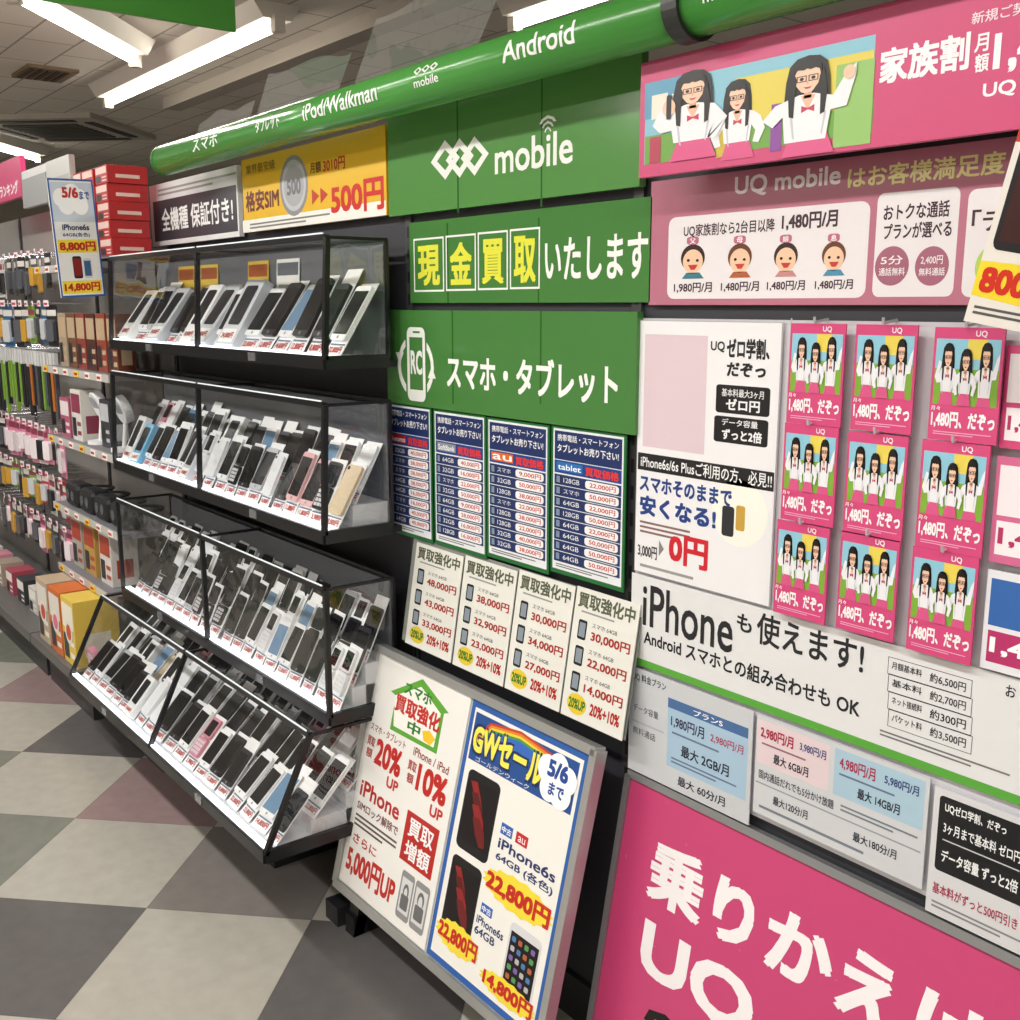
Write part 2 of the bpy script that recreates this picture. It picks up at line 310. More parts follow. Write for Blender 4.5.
# ------------------------------------------------------------------ display cases
BLK=M('#17171a',.3); BLK2=M('#232327',.45); WHT=M('#e9e9ea',.4)
RAIL=M('#f3f6fa',.4,0,3)
EDGE=M('#dfe6e8',.15,0,.35)  # weak emission stands in for bright glints along the acrylic edges
YB=1.30
def case(x0,x1,zb,zt,yb_,yt_,label,rows,dy,dh,rail=True,ztb=None,feet=False):
    ztb=ztb or zt; L=((x0+x1)/2,YB,zb); e=empty('display_case',L,label,'display case','tiers of clear display cases')
    xm=(x0+x1)/2; t=.012
    MB().box(x0,x1,yb_,YB,zb-.022,zb,BLK2).box(x0+.02,x1-.02,YB,1.353,zb-.022,zb-.008,BLK2).build('base_tray',e,L)
    f=MB()
    f.bar((x0,yb_,zb-.006),(x1,yb_,zb-.006),t,BLK,.03); f.bar((x0,yt_,zt),(x1,yt_,zt),t,BLK)
    for x in (x0,xm,x1):
        f.bar((x,yb_,zb),(x,yt_,zt),t,BLK); f.bar((x,yt_,zt),(x,YB,ztb),.007,BLK); 
    for x in (x0,x1): f.bar((x,yb_,zb-.006),(x,YB,zb-.006),t,BLK,.03); f.bar((x,YB,zb),(x,YB,ztb),.008,BLK)
    f.bar((x0,YB,ztb),(x1,YB,ztb),.008,BLK); f.build('frame',e,L)
    for a,c in ((x0,xm),(xm,x1)):
        MB().raw([(a,yb_,zb),(c,yb_,zb),(c,yt_,zt),(a,yt_,zt)],[(0,1,2,3)],GLASS).build('front_glass',e,L)
        MB().raw([(a,yt_,zt),(c,yt_,zt),(c,YB,ztb),(a,YB,ztb)],[(0,1,2,3)],GLASS).build('top_glass',e,L)
        MB().bar((a+.01,yt_-.004,zt+.009),(c-.01,yt_-.004,zt+.009),.003,EDGE).build('acrylic_edge_glow',e,L)
        MB().box((a+c)/2-.02,(a+c)/2+.02,yb_-.009,yb_-.006,zb-.016,zb+.004,M('#b9bbbf',.25,.8)).build('lock_plate',e,L)
    for x in (x0,x1): MB().raw([(x,yb_,zb),(x,YB,zb),(x,YB,ztb),(x,yt_,zt)],[(0,1,2,3)],GLASS).build('side_glass',e,L)
    if rail: MB().box(x0+.01,x1-.01,yb_+.003,yb_+.02,zb+.001,zb+.012,RAIL).build('light_strip',e,L)
    r=MB()
    for k in range(rows):
        y=yb_+.03+dy*k; r.box(x0+.012,x1-.012,y,min(YB-.004,y+dy+.03) if k<rows-1 else YB-.004,zb+.0005,zb+.002+dh*k,M('#d4d6da',.4))
    r.build('stepped_riser',e,L)
    MB().box(x0+.01,x1-.01,YB-.003,YB,zb,ztb-.01,M('#64676d',.6)).build('back_board',e,L)
    if feet:
        for x in (-3.2,-2.9,-2.5,-2.15):
            b=MB(); b.box(x-.03,x+.03,1.12,1.345,0,.05,BLK2).box(x-.02,x+.02,1.2,1.345,.05,.232,BLK2); b.build('foot',e,L)
    return e
T1=case(-3.577,-2.12,1.38,1.645,1.136,1.150,'top clear display case with one row of phones, under the yellow sign',1,.1,0,True)
T2=case(-3.577,-2.12,.985,1.28,1.12,1.132,'second clear display case from the top with two rows of phones',2,.052,.055)
T3=case(-3.577,-2.12,.545,.856,1.118,1.118,'third clear display case from the top with three rows of phones',3,.038,.052)
T4=case(-3.64,-2.12,.254,.515,.94,1.065,'lowest clear display case with sloping front, nearest the floor',3,.095,.04,True,feet=True)
def R2(x0,x1,y0,y1,z,mat,mb): mb.raw([(x0,y0,z),(x1,y0,z),(x1,y1,z),(x0,y1,z)],[(0,1,2,3)],mat)
def rrect(mb,x0,x1,y0,y1,z0,z1,r,mat):
    P=[]
    for cx,c2,a0 in ((x1-r,y1-r,0),(x0+r,y1-r,90),(x0+r,y0+r,180),(x1-r,y0+r,270)):
        for j in range(4):
            a=math.radians(a0+30*j); P.append((cx+r*math.cos(a),c2+r*math.sin(a)))
    n=len(P); mb.raw([(x,y,z0) for x,y in P]+[(x,y,z1) for x,y in P],[tuple(range(n-1,-1,-1)),tuple(range(n,2*n))]+[(i,(i+1)%n,n+(i+1)%n,n+i) for i in range(n)],mat)
def price_card(price,ch_,w_=.0335,card='#f0f1f1'):
    c=MB(); c.box(-w_,w_,0,ch_,0,.0015,M(card,.5)); z=.0019
    V,Fs=tmesh(price,.02); c.raw([(-.026+.052*x,.008+.016*y,z+.0003+j*.0001) for x,y,j in V],Fs,M('#b3261f',.5))
    R2(-.03,.03,.026,.030,z,M('#5a6a80',.5),c); return c
def phone_proto(name_color,body,screen,price,face=True,ch_=.165,top=.155,hw=.031):
    e=bpy.data.objects.new('smartphone',None); e.empty_display_size=.03; C.objects.link(e)
    o=price_card(price,ch_,hw+.0025).build('price_card'); o.parent=e
    b=MB(); rrect(b,-hw,hw,.034,top,.002,.0095,.008,M(body,.35,0,0,.25)); o=b.build('body'); o.parent=e
    if face:
        s=MB(); rrect(s,-hw+.003,hw-.003,.047,top-.012,.0095,.0099,.002,M(screen,.2,0,0,.2)); o=s.build('screen'); o.parent=e
        h=MB(); h.cyl((0,.0405,.0095),(0,.0405,.0100),.0035,M('#8c8c90',.3),12); o=h.build('home_button'); o.parent=e
    else:
        h=MB(); h.cyl((-.021,top-.009,.0095),(-.021,top-.009,.0108),.0045,M('#101014',.1),12); o=h.build('camera_lens'); o.parent=e
    e['_c']=name_color; e['_w']='smartphone on white card'
    return e
def box_proto(name_color,col,price):
    e=bpy.data.objects.new('boxed_phone',None); e.empty_display_size=.03; C.objects.link(e)
    b=MB(); b.box(-.038,.038,0,.15,0,.022,M(col,.4)); o=b.build('carton',bevel=.001); o.parent=e
    f=MB(); rrect(f,-.024,.024,.045,.135,.0222,.023,.006,M('#1a1c22',.3,0,0,.2)); o=f.build('cover_picture'); o.parent=e
    c=MB(); c.box(-.03,.03,.005,.035,.0222,.023,M('#f3f3f0',.5)); V,Fs=tmesh(price,.02); c.raw([(-.024+.048*x,.012+.015*y,.0233+j*.0001) for x,y,j in V],Fs,M('#b3261f',.5)); o=c.build('price_label'); o.parent=e
    e['_c']=name_color; e['_w']='boxed smartphone'; return e
def flip_proto(name_color,col,price):
    e=bpy.data.objects.new('folding_phone',None); e.empty_display_size=.03; C.objects.link(e)
    o=price_card(price,.165,.0335).build('price_card'); o.parent=e
    b=MB(); rrect(b,-.025,.025,.034,.092,.002,.012,.008,M(col,.3,0,0,.3)); o=b.build('keypad_half'); o.parent=e
    k=MB()
    for i in range(3):
        for j in range(4): k.box(-.02+.014*i,-.009+.014*i,.042+.011*j,.05+.011*j,.012,.0128,M('#d8d8dc',.4))
    o=k.build('keypad'); o.parent=e
    b=MB(); rrect(b,-.025,.025,.094,.155,.002,.010,.008,M(col,.3,0,0,.3)); o=b.build('screen_half'); o.parent=e
    s=MB(); rrect(s,-.019,.019,.101,.147,.010,.0105,.002,M('#0c0e14',.2,0,0,.2)); o=s.build('screen'); o.parent=e
    e['_c']=name_color; e['_w']='folding phone on card'; return e
kinds=[phone_proto('black','#101114','#06070a','12,800円'),phone_proto('white','#f2f3f4','#0c0d12','22,800円'),phone_proto('silver','#b9bcc1','#0c0e14','9,800円',top=.148),
 phone_proto('gold backed','#cdb997','#101010','19,800円',face=False),phone_proto('white lit-screen','#f0f0f0','#6d8fae','14,800円',ch_=.18),phone_proto('blue','#2d6ea0','#0d1420','7,980円',top=.14),
 phone_proto('white backed','#e8eaec','#101010','16,800円',face=False),phone_proto('dark grey','#26282d','#0e1016','8,800円',ch_=.18,top=.145,hw=.028),phone_proto('pale pink','#e3b3b4','#16161a','11,800円'),
 box_proto('white','#f0f2f2','18,800円'),box_proto('sky blue','#6fb3d8','15,800円'),box_proto('silver','#c9ced4','24,800円'),
 flip_proto('black','#16171b','3,980円'),flip_proto('white','#e8e9eb','4,980円'),flip_proto('pink','#d48a9c','2,980円')]
def place_phone(k,loc,lean,sc,label,grp):
    src=kinds[k]
    if k in used: o=copy_tree(src)
    else: o=src; used.add(k)
    V=Vector((0,math.sin(lean),math.cos(lean))); U=Vector((1,0,0)); N=U.cross(V)
    mt=Matrix.Translation(Vector(loc))@Matrix.Rotation(random.uniform(-.08,.08),4,'Z')@(Matrix((U,V,N)).transposed().to_4x4())@Matrix.Scale(sc,4)
    o.matrix_world=mt; tag(o,label,'phone',grp)
    return o
used=set()
rowname={1:['only'],2:['front','back'],3:['front','middle','back']}
def fill(x0,x1,zb,yf,rows,dy,dh,lean,n,sc,tname,grp,wts):
    th=math.radians(lean); xm=(x0+x1)/2
    for k in range(rows):
        idx=2*n-1
        for (a,b) in ((x0,xm),(xm,x1)):
            for i in range(n):
                x=a+.045+(b-a-.09)*i/(n-1)+random.uniform(-.004,.004); kk=random.choices(range(15),wts)[0]
                lab=f"{kinds[kk]['_c']} {kinds[kk]['_w']}, {ORD[idx]} along the {rowname[rows][k]} row of the {tname} case"
                place_phone(kk,(x,yf+.032+dy*k,zb+.0025+dh*k),th+random.uniform(-.1,.04),sc*random.uniform(.9,1.06),lab,grp); idx-=1
fill(-3.577,-2.12,1.38,1.145,1,.1,0,35,8,1.27,'top','phones in the top display case',[3,4,1,0,1,.3,2,1,0,8,1.5,4,0,0,0])
fill(-3.577,-2.12,.985,1.125,2,.052,.055,30,10,1.0,'second','phones in the second display case',[5,5,2,.5,1.5,.8,3,3,.5,3,1,1,1,1,.5])
fill(-3.577,-2.12,.545,1.12,3,.038,.052,30,10,.94,'third','phones in the third display case',[9,5,2,.5,.5,.3,2,5,.5,0,0,0,4,3,1])
fill(-3.64,-2.12,.254,.945,3,.095,.04,46,10,.98,'lowest','phones in the lowest display case',[9,7,2,.5,.7,.8,3,5,.8,1,.4,.3,1,1,.5])
for k in range(15):
    if k not in used: 
        for ch in list(kinds[k].children): bpy.data.objects.remove(ch)
        bpy.data.objects.remove(kinds[k])
def notice(x,y,z,w_,h_,col,tcol,label):
    S=Sheet('price_notice',label,'notice',PT(y,z,y+.012,z+h_),(x-w_/2,0,x+w_/2,h_),col,.002,fr=True,m=True,group='notices standing at the back of the top case')
    S.R(4,4,18,96,tcol,1).lines(10,28,90,90,4,'#8a7a50' if col!='#f1f1ec' else '#9a9a9a',2); S.build()
for i,(x,c,tc2,cn) in enumerate(((-3.3,'#dfc04a','#a8562c','yellow'),(-3.12,'#dfc04a','#a8562c','yellow'),(-2.78,'#dfc04a','#a8562c','yellow'),(-2.6,'#f1f1ec','#6a7078','white'))):
    notice(x,1.282,1.384,.13,.235,c,tc2,f"{cn} price notice at the back of the top case, {ORD[[3,2,1,0][i]]} one")
# ------------------------------------------------------------------ green header bar
G1='#4d9a45'
by,bz,br=1.225,1.924,.042
e=empty('header_bar',(-1.4,by,bz-br),'long rounded green header bar with white lettering over the shelving','sign'); L=(-1.4,by,bz-br)
MB().cyl((-3.24,by,bz),(-1.15,by,bz),br,M(G1,.2),36).build('bar_tube',e,L,smooth=True)
MB().cyl((-1.13,by,bz),(.8,by,bz),br,M(G1,.2),36).build('bar_tube',e,L,smooth=True)
MB().cyl((-1.155,by,bz),(-1.125,by,bz),br*1.15,M('#2b2d2b',.4),32).build('joint_ring',e,L)
MB().cyl((-3.252,by,bz),(-3.24,by,bz),br*1.02,M('#2f6a2a',.4),32).build('end_cap',e,L)
for x in (-3.15,-2.12,-1.3,-.45,.5):
    MB().box(x-.01,x+.01,by,1.362,bz+.01,bz+.026,M('#2b2d2b',.4)).build('bracket',e,L)
def bartext(t,xl,xr,size,c='#f4f6f2',bold=.012,vc=.05):
    V,Fs=tmesh(t,bold); bm=bmesh.new()
    vs=[bm.verts.new((xl+(xr-xl)*x,size*(y-.5),j*.00005)) for x,y,j in V]
    for f in Fs:
        try: bm.faces.new([vs[i] for i in f])
        except Exception: pass
    for k in range(-6,7):
        bmesh.ops.bisect_plane(bm,geom=bm.verts[:]+bm.edges[:]+bm.faces[:],plane_co=(0,k*size/13,0),plane_no=(0,1,0))
    for v in bm.verts:
        a=(v.co.y)/br+vc; r=br+.0009+v.co.z
        v.co=Vector((v.co.x,by-r*math.cos(a),bz+r*math.sin(a)))-Vector(L)
    me=bpy.data.meshes.new('lettering'); bm.to_mesh(me); bm.free(); me.materials.append(M(c,.3)); o=bpy.data.objects.new('lettering',me); C.objects.link(o); o.parent=e
def bx(px,py): return onY(px,py,by-br).x
bartext('スマホ',bx(193,160),bx(218,154),.034)
bartext('タブレット',bx(256,140),bx(280,133),.03)
bartext('iPod/Walkman',bx(303,122),bx(377,100),.036)
bartext('mobile',bx(414,94),bx(438,84),.016,vc=-.15)
bartext('◇◇◇',bx(413,80),bx(437,74),.016,bold=.04,vc=.38)
bartext('Android',bx(502,64),bx(574,42),.036)
bartext('mobile',bx(702,15),bx(745,0),.03)
# ------------------------------------------------------------------ signs, section A
P0=PL(1.335); PB=PL(1.35)
S=Sheet('shop_sign','white sign with black band lettering left of the yellow sign','sign',P0,(151,186,247,238),'#e6e6e8',.015)
S.R(154,202,242,237,'#3c3c44',1).T('全機種 保証付き!',162,209,232,233,'#f5f5f5')
S.lines(158,190,199,236,2,'#9a9a9a').build()
S=Sheet('shop_sign','yellow sign with grey coin picture and large red price','sign',P0,(243,160,233,386),'#e8b81f',.015)
S.R(243,221,233,386,'#f3f1ea',1)
S.T('格安SIM',246,192,213,279,'#6b1d10',.03).T('業界最安級',246,166,175,275,'#5a2b12',0)
S.E(280,158,218,308,'#8f8f92',2).E(282,162,213,306,'#c2c2c6',3).E(284,167,208,304,'#acacb0',4).T('500',287,180,196,301,'#6f6f74',.03,5)
S.T('月額',310,163,174,321,'#5a2b12').T('3010円',323,160,173,345,'#b3271c').T('▶▶',312,189,205,328,'#c23a20',0).T('500円',331,185,216,384,'#d0261c',.03)
S.lines(250,224,231,330,2,'#777777').build()
SG='#578f4a'; SG2='#477f3e'
S=Sheet('shop_sign','green sign with white interlocking diamond logo and lettering, topmost of the green signs','sign',P0,(388,110,217,641),SG,.015,rough=.18)
for x,a,c in ((457,94,213),(541,73,207)): S.R(x,a,c,x+1.5,'#2c6424',2)
WH='#f3f5f0'
def dia(x0,x1,y0,y1,l):
    S.G((x0,y0,y1,x1),[(.5,0),(1,.5),(.5,1),(.5,.76),(.78,.5),(.5,.24)],WH,l); S.G((x0,y0,y1,x1),[(.5,0),(.5,.24),(.22,.5),(.5,.76),(.5,1),(0,.5)],WH,l)
dia(431,460,143,182,3); dia(446,474,141,180,4); dia(461,489,139,178,5)
S.T('mobile',495,143,175,573,WH,.015)
for k,w_ in enumerate((4.5,8,11.5)):
    cxp=548; y=130-4*k
    S.G((cxp-w_*.75,y-3-k,y+2.5,cxp+w_*.75),[(0,1),(.15,.4),(.5,0),(.85,.4),(1,1),(.84,1),(.74,.65),(.5,.42),(.26,.65),(.16,1)],WH,3)
S.build()
S=Sheet('shop_sign','green sign with four white-boxed yellow characters, middle of the green signs','sign',PB,(410,223,303,651),SG2,.003,rough=.18)
for i,ch in enumerate('現金買取'):
    a=414+32*i
    y0=239-3.2*i;y1=292-.9*i
    S.OUT(a,y0,y1,a+30,'#f4f6f0',.004,3); S.T(ch,a+4,y0+7,y1-6,a+26,'#e6e64a',.03,4)
S.T('いたします',545,239,281,648,'#f6f7f4',.02)
S.R(447,223,303,448.5,'#2a611f',2).R(538,218,303,539.5,'#2a611f',2).build()
S=Sheet('shop_sign','green sign with white phone icon, lowest of the green signs','sign',P0,(387,310,402,636),SG2,.015,rough=.18)
S.E(398,334,396,434,WH,2).E(401,340,390,431,SG2,3).RR(406,325,402,427,SG2,4,.22,.1).RR(407.5,327,400,425.5,WH,5,.2,.1).R(410,337,389,423,SG2,6).R(413,331,333,420,SG2,6).T('RC',411,350,374,422.5,WH,.03,7)
S.G((396,352,364,404),[(0,0),(1,0),(.5,1)],WH,5).G((428,366,378,436),[(.5,0),(1,1),(0,1)],WH,5)
S.T('スマホ・タブレット',447,353,388,618,'#f6f7f4',.025)
for x in (452,540): S.R(x,311,404,x+1.5,'#2a611f',2)
S.build()
def pricelist(px,logo,logoc,label):
    S=Sheet('price_list',label,'poster',PL(1.34),px,'#1f6a34',.003,'dark price list posters in a row',fr=True)
    S.R(3,1.5,97,97,'#e9ebee',1).R(5,3,22,95,'#1d2f63',2).T('携帯電話・スマートフォン',9,5,9.5,91,'#f2f2f2',.01).T('タブレットお売り下さい!',9,11.5,17,91,'#f2f2f2',.02)
    S.R(5,22.5,31,95,'#20408a',2).R(8,23.5,29.5,44,logoc,3).T(logo,10,24.8,28.6,42,'#ffffff',.01,4).T('買取価格',48,24,30,92,'#e33b2f',.03,4)
    for i in range(8):
        y=32+i*7.5; S.R(5,y,y+7,95,'#1d2f63',2).R(7,y+.6,y+6.4,14,'#101114',3).R(8,y+1.2,y+5.6,13,'#7a8fb0',4).T(random.choice(['スマホ','64GB','128GB','32GB']),18,y+1.8,y+5,40,'#f3f3f3',0,3)
        S.RR(48,y+.8,y+6.2,92,'#f3f3f3',3,.1,.3).T(random.choice(['40,000円','38,000円','22,000円','16,000円','50,000円','9,000円']),54,y+1.7,y+5.3,88,'#c9241d',.015,4)
    S.lines(8,93,96,80,2,'#666666',3).build()
pricelist((388,402,530,432),'docomo','#c4202c','dark blue and green price list poster with red brand strip, leftmost of the four')
pricelist((434,409,543,486),'SoftBank','#8e949c','dark price list poster, second from the left below the phone icon sign')
pricelist((487,417,556,549),'au','#e36a17','dark price list poster with orange strip, third from the left')
pricelist((551,425,571,625),'tablet','#2672b8','dark price list poster for tablets, rightmost of the four')
S=Sheet('backing_strip','pale grey backing strip behind the row of white raised-price posters','panel',PT(1.297,.66,1.345,.956),(408,534,642,634),'#8f928d',.002,rough=.2); S.build()
PK=PT(1.29,.66,1.338,.956)
def upposter(px,prices,label):
    S=Sheet('price_poster',label,'poster',PK,px,'#e6e5dd',.002,'white raised-price posters in a row',fr=True,rough=.2)
    S.T('買取強化中',5,3,15,95,'#5f6450',.03).lines(12,17,20,88,1,'#999999')
    for i,p in enumerate(prices):
        y=24+i*20
        S.RR(10,y,y+15,24,'#1b1c20',2,.2,.1).R(12,y+2,y+13,22,'#8a949e',3).T('スマホ 64GB',32,y,y+3.5,72,'#333333',0).T(p,32,y+6,y+14,94,'#a8332c',.025)
    S.E(8,80,96,40,'#e7c93a',2).T('20%UP',11,84,92,38,'#2c7a2a',.03,4).T('20%+10%',46,83,92,93,'#b3261f',.03)
    S.build()
upposter((411,540,645,457),['48,000円','43,000円','33,000円'],'white raised-price poster with three red prices, leftmost of the four')
upposter((459,553,667,510),['38,000円','32,900円','23,000円'],'white raised-price poster, second from the left under the dark price lists')
upposter((512,567,691,567),['30,000円','34,000円','27,000円'],'white raised-price poster, third from the left under the dark price lists')
upposter((569,583,717,631),['30,000円','22,000円','14,000円'],'white raised-price poster beside the white banner, rightmost of the four')
# ------------------------------------------------------------------ tilted notice board
PA=PT(1.132,.109,1.27,.684); lenA=math.hypot(1.27-1.132,.684-.109)
ax0,ax1=-2.148,-1.362
e=empty('notice_board',((ax0+ax1)/2,1.15,.1),'wide silver-framed leaning board holding two sale posters','notice board'); L=tuple(e.location)
b=MB(); 
def slab(mb,PP,u0,u1,v0,v1,n0,n1,mat):
    O,U,V=PP; N=U.cross(V); P=lambda u,v,n:O+U*u+V*v+N*n
    mb.hexa([P(u0,v0,n0),P(u1,v0,n0),P(u1,v0,n1),P(u0,v0,n1),P(u0,v1,n0),P(u1,v1,n0),P(u1,v1,n1),P(u0,v1,n1)],mat)
slab(b,PA,ax0,ax1,0,lenA,-.02,-.004,M('#d9d8d2',.5)); b.build('backing',e,L)
ALU=M('#b9bab8',.3,.6)
for (u0,u1,v0,v1) in ((ax0,ax1,-.012,.008),(ax0,ax1,lenA-.012,lenA+.006),(ax0-.006,ax0+.012,0,lenA),(ax1-.012,ax1+.006,0,lenA)):
    b=MB(); slab(b,PA,u0,u1,v0,v1,-.022,.006,ALU); b.build('frame_bar',e,L)
for xx in (ax0+.05,ax1-.09):
    b=MB(); slab(b,PA,xx,xx+.04,-.11,.1,-.05,-.022,BLK); b.box(xx,xx+.04,1.13,1.28,0,.05,BLK); b.build('support_foot',e,L)
xm_=-1.752
S=Sheet('sale_poster','white trade-in poster with green-outlined house badge and red percent figures','poster',PA,(ax0+.014,.012,xm_-.004,lenA-.014),'#efede8',.003,m=True)
S.fr=True
S.G((20,2,28,82),[(0,.42),(.5,0),(1,.3),(.93,.34),(.93,.97),(.1,1),(.1,.45)],'#5fa838',1).G((24,4.5,26.6,78),[(.02,.42),(.5,.03),(.94,.32),(.92,.95),(.1,.97)],'#f6f4ec',2)
S.T('スマホ',34,6,11,64,'#2a7a2c',.03).T('買取強化',27,12,19.5,76,'#c22a20',.035,4).T('中',44,20,25,58,'#2a7a2c',.03,4).G((60,20,25.5,74),[(0,.3),(.5,0),(1,.4),(.7,1),(.2,.9)],'#f3c62d',3)
S.T('スマホ・タブレット',5,29,32.5,46,'#8b2a24',.01).T('iPhone / iPad',55,29,32.5,92,'#8b2a24',.01)
S.T('買取',4,35,39,13,'#a5221d',.02).T('額',5,40,44,12,'#a5221d',.02).T('20%',15,34,45,45,'#c0241d',.035).T('UP',33,46.5,51,46,'#c0241d',.03)
S.T('買取',52,35,39,61,'#a5221d',.02).T('額',53,40,44,60,'#a5221d',.02).T('10%',63,34,45,94,'#c0241d',.035).T('UP',81,46.5,51,94,'#c0241d',.03)
S.T('iPhone',6,54,61,52,'#b3241d',.02).T('SIMロック解除で',6,63,67,54,'#6b1d18',.015)
S.R(60,54,74,94,'#b8251e',1).T('買取',64,56,63.5,90,'#f6f6f6',.02).T('増額',64,65,72.5,90,'#f6f6f6',.02)
S.lines(6,69,75,55,3,'#5c4a46').T('さらに',8,77,81,36,'#b3241d',.02)
S.T('5,000円UP',5,83,95,62,'#c0241d',.035)
for q0,q1,rot in ((66,80,0),(81,96,1)):
    S.RR(q0,77,96,q1,'#8f8f8f',1,.15,.1).R(q0+1.5,79.5,93.5,q1-1.5,'#d9d9d9',2).RR(q0+3,86,92,q1-3,'#6a6a6a',5,.15,.15).RR(q0+4,81.5-rot,88-rot,q1-4,'#6a6a6a',3,.5,.5).RR(q0+5.3,83-rot,88,q1-5.3,'#d9d9d9',4,.5,.5)
S.build()
S=Sheet('sale_poster','blue-bordered sale poster with printed phones and yellow starburst prices','poster',PA,(xm_+.004,.012,ax1-.014,lenA-.014),'#2a5ea8',.003,m=True)
S.fr=True
S.R(3.5,2.5,97.5,96.5,'#f1efe8',1)
S.R(5,4,22,94,'#244f93',2)
for j,c in enumerate(('#c8402c','#e08a2c','#e6cf3c','#4a9a4a','#3a6ac0')): S.G((8+j*1.2,3.2+j*.9,22,84-j*1.2),[(0,.5),(.15,.12),(.5,0),(.85,.12),(1,.5),(1,.75),(.85,.42),(.5,.25),(.15,.42),(0,.75)],c,3+j)
S.T('GWセール',5.5,6.5,19.5,70,'#142a5c',.09,9).T('GWセール',7,7.5,18.5,68.5,'#f6ea5a',.04,11).T('ゴールデンウィーク',12,19.6,21.5,60,'#f5f5f5',0,9)
for i,(dx,dy,r) in enumerate(((68,6,12),(76,4,13),(84,7,12),(72,12,12),(81,12,13))): S.E(dx-r/2+2,dy,dy+r*.8,dx+r/2+5,'#ffffff',12+.4*i)
S.T('5/6',72,7,13,88,'#20489a',.04,15).T('まで',75,14.5,19,87,'#20489a',.03,15)
def pphone(x0,y0,x1,y1,body='#17171a',wall='#8e2222',icons=False):
    S.RR(x0,y0,y1,x1,body,2,.14,.08); S.R(x0+1.5,y0+3,y1-3.5,x1-1.5,'#120a0e',3)
    if icons:
        for a in range(4):
            for b_ in range(5):
                xx=x0+3+a*(x1-x0-5)/4; yy=y0+4.5+b_*(y1-y0-8.5)/5
                S.RR(xx,yy,yy+(y1-y0-8)/5*.55,xx+(x1-x0-5)/4*.62,['#4a7ab0','#5a9a5a','#b8b8b8','#b0603a','#7a62a8'][(a*3+b_*2)%5],4,.25,.25)
        return
    sr=(x0+1.5,y0+3,y1-3.5,x1-1.5)
    for k_,(o_,c_) in enumerate(((0,wall),(.16,'#5a1416'),(.34,wall),(.52,'#6a181a'))):
        S.G(sr,[(.08+o_*.5,.05+o_),(.3+o_*.5,.02+o_),(.5+o_*.6,.25+o_*.9),(.62+o_*.5,.42+o_),(.5+o_*.4,.45+o_),(.3+o_*.4,.28+o_)],c_,4+k_*.5)
pphone(8,25,38,55); 
S.R(44,37,41,54,'#2a62b8',2).T('中古',45,38,40.3,53,'#ffffff',.02,4).R(57,37,41,67,'#c4202c',2).T('au',59,38.2,40.2,65,'#ffffff',0,4)
S.T('iPhone6s',44,42.5,46.3,92,'#1f2f66',.02).T('64GB (各色)',44,47.5,51.3,92,'#1f2f66',.02)
star=[]
for i in range(32):
    a=2*math.pi*i/32; r=.5 if i%2 else .44; star.append((.5+r*math.cos(a),.5-r*math.sin(a)*.98))
S.G((36,52,65,97),star,'#f3dc3c',7).T('22,800円',40,55,62.5,94,'#c5241c',.04,9)
pphone(8,58,36,86)
S.R(40,68,71.5,50,'#2a62b8',2).T('中古',41,68.7,71,49,'#ffffff',.02,4).T('iPhone6s',38,73,76,62,'#1f2f66',.02).T('64GB',38,77,80,56,'#1f2f66',.02)
pphone(66,67,92,92,'#d9dadc',icons=True)
S.G((4,81,93,46),star,'#f3dc3c',8).T('22,800円',7,83.5,90.5,44,'#c5241c',.04,10)
S.G((48,87,96,97),star,'#f3dc3c',9).T('14,800円',52,88.5,94.5,94,'#c5241c',.04,11)
S.build()
# ------------------------------------------------------------------ section B
S=Sheet('header_sign','large pink header sign with picture of three people in white shirts and glasses','sign',PL(1.265),(640,64,178,1150),'#cc4878',.012,rough=.38)
S.R(645,86,165,873,'#86bfd2',1).R(645,137,165,873,'#6fa344',2).R(735,79,127,873,'#e0cc52',3).R(645,84,120,700,'#5c9cbc',4).R(652,96,120,668,'#e9e4d6',5).R(672,94,118,690,'#e9e4d6',5)
S.R(835,66,148,873,'#93c06a',5)
for x,c,y0,y1 in ((655,'#b03a55',138,164),(722,'#c8b23c',112,158),(776,'#8a4a9c',105,152)): S.R(x-5,y0,y1,x+6,c,6)
def qpx(x0,y0,x1,y1): return lambda A,B,C2,D:(x0+(x1-x0)*A, (VPY+((y0+(y1-y0)*B)-VPY)*((x0+(x1-x0)*A)-VPX)/(x0-VPX)), (VPY+((y0+(y1-y0)*C2)-VPY)*((x0+(x1-x0)*A)-VPX)/(x0-VPX)), x0+(x1-x0)*D)
person(S,qpx(708,84,768,163),7,pose=0)
person(S,qpx(652,78,736,165),16,pose=2)
person(S,qpx(762,64,856,161),16,pose=1)
S.E(664,101,118,677,'#efc4a8',25).RR(668,96,120,673,'#1b1b1f',26,.2,.15)
S.E(845,66,80,857,'#efc4a8',25)
S.T('新規ご契約なら',972,13,25,1070,'#f4dfe7',.01).T('家族割',880,50,85,970,'#fbf4f7',.03).T('月',975,35,53,989,'#fbf4f7',.02).T('額',975,55,73,989,'#fbf4f7',.02).T('1,480円',994,30,75,1140,'#fbf4f7',.03).T('UQ mobile',983,84,100,1090,'#fbf4f7',.02)
S.build()
S=Sheet('info_panel','mauve panel with four small smiling faces and family prices','sign',PB,(650,182,305,1150),'#bb7489',.003,rough=.24)
S.T('UQ mobile',735,177,198,841,'#f8f1f4',.02).T('はお客様満足度',848,168,189,1006,'#f1e9a0',.02)
S.RR(668,218,299,868,'#ebe6e8',1,.04,.1).T('UQ家族割なら2台目以降',684,225,238,775,'#4b3440',.015).T('1,480円/月',782,214,231,838,'#4b3440',.03)
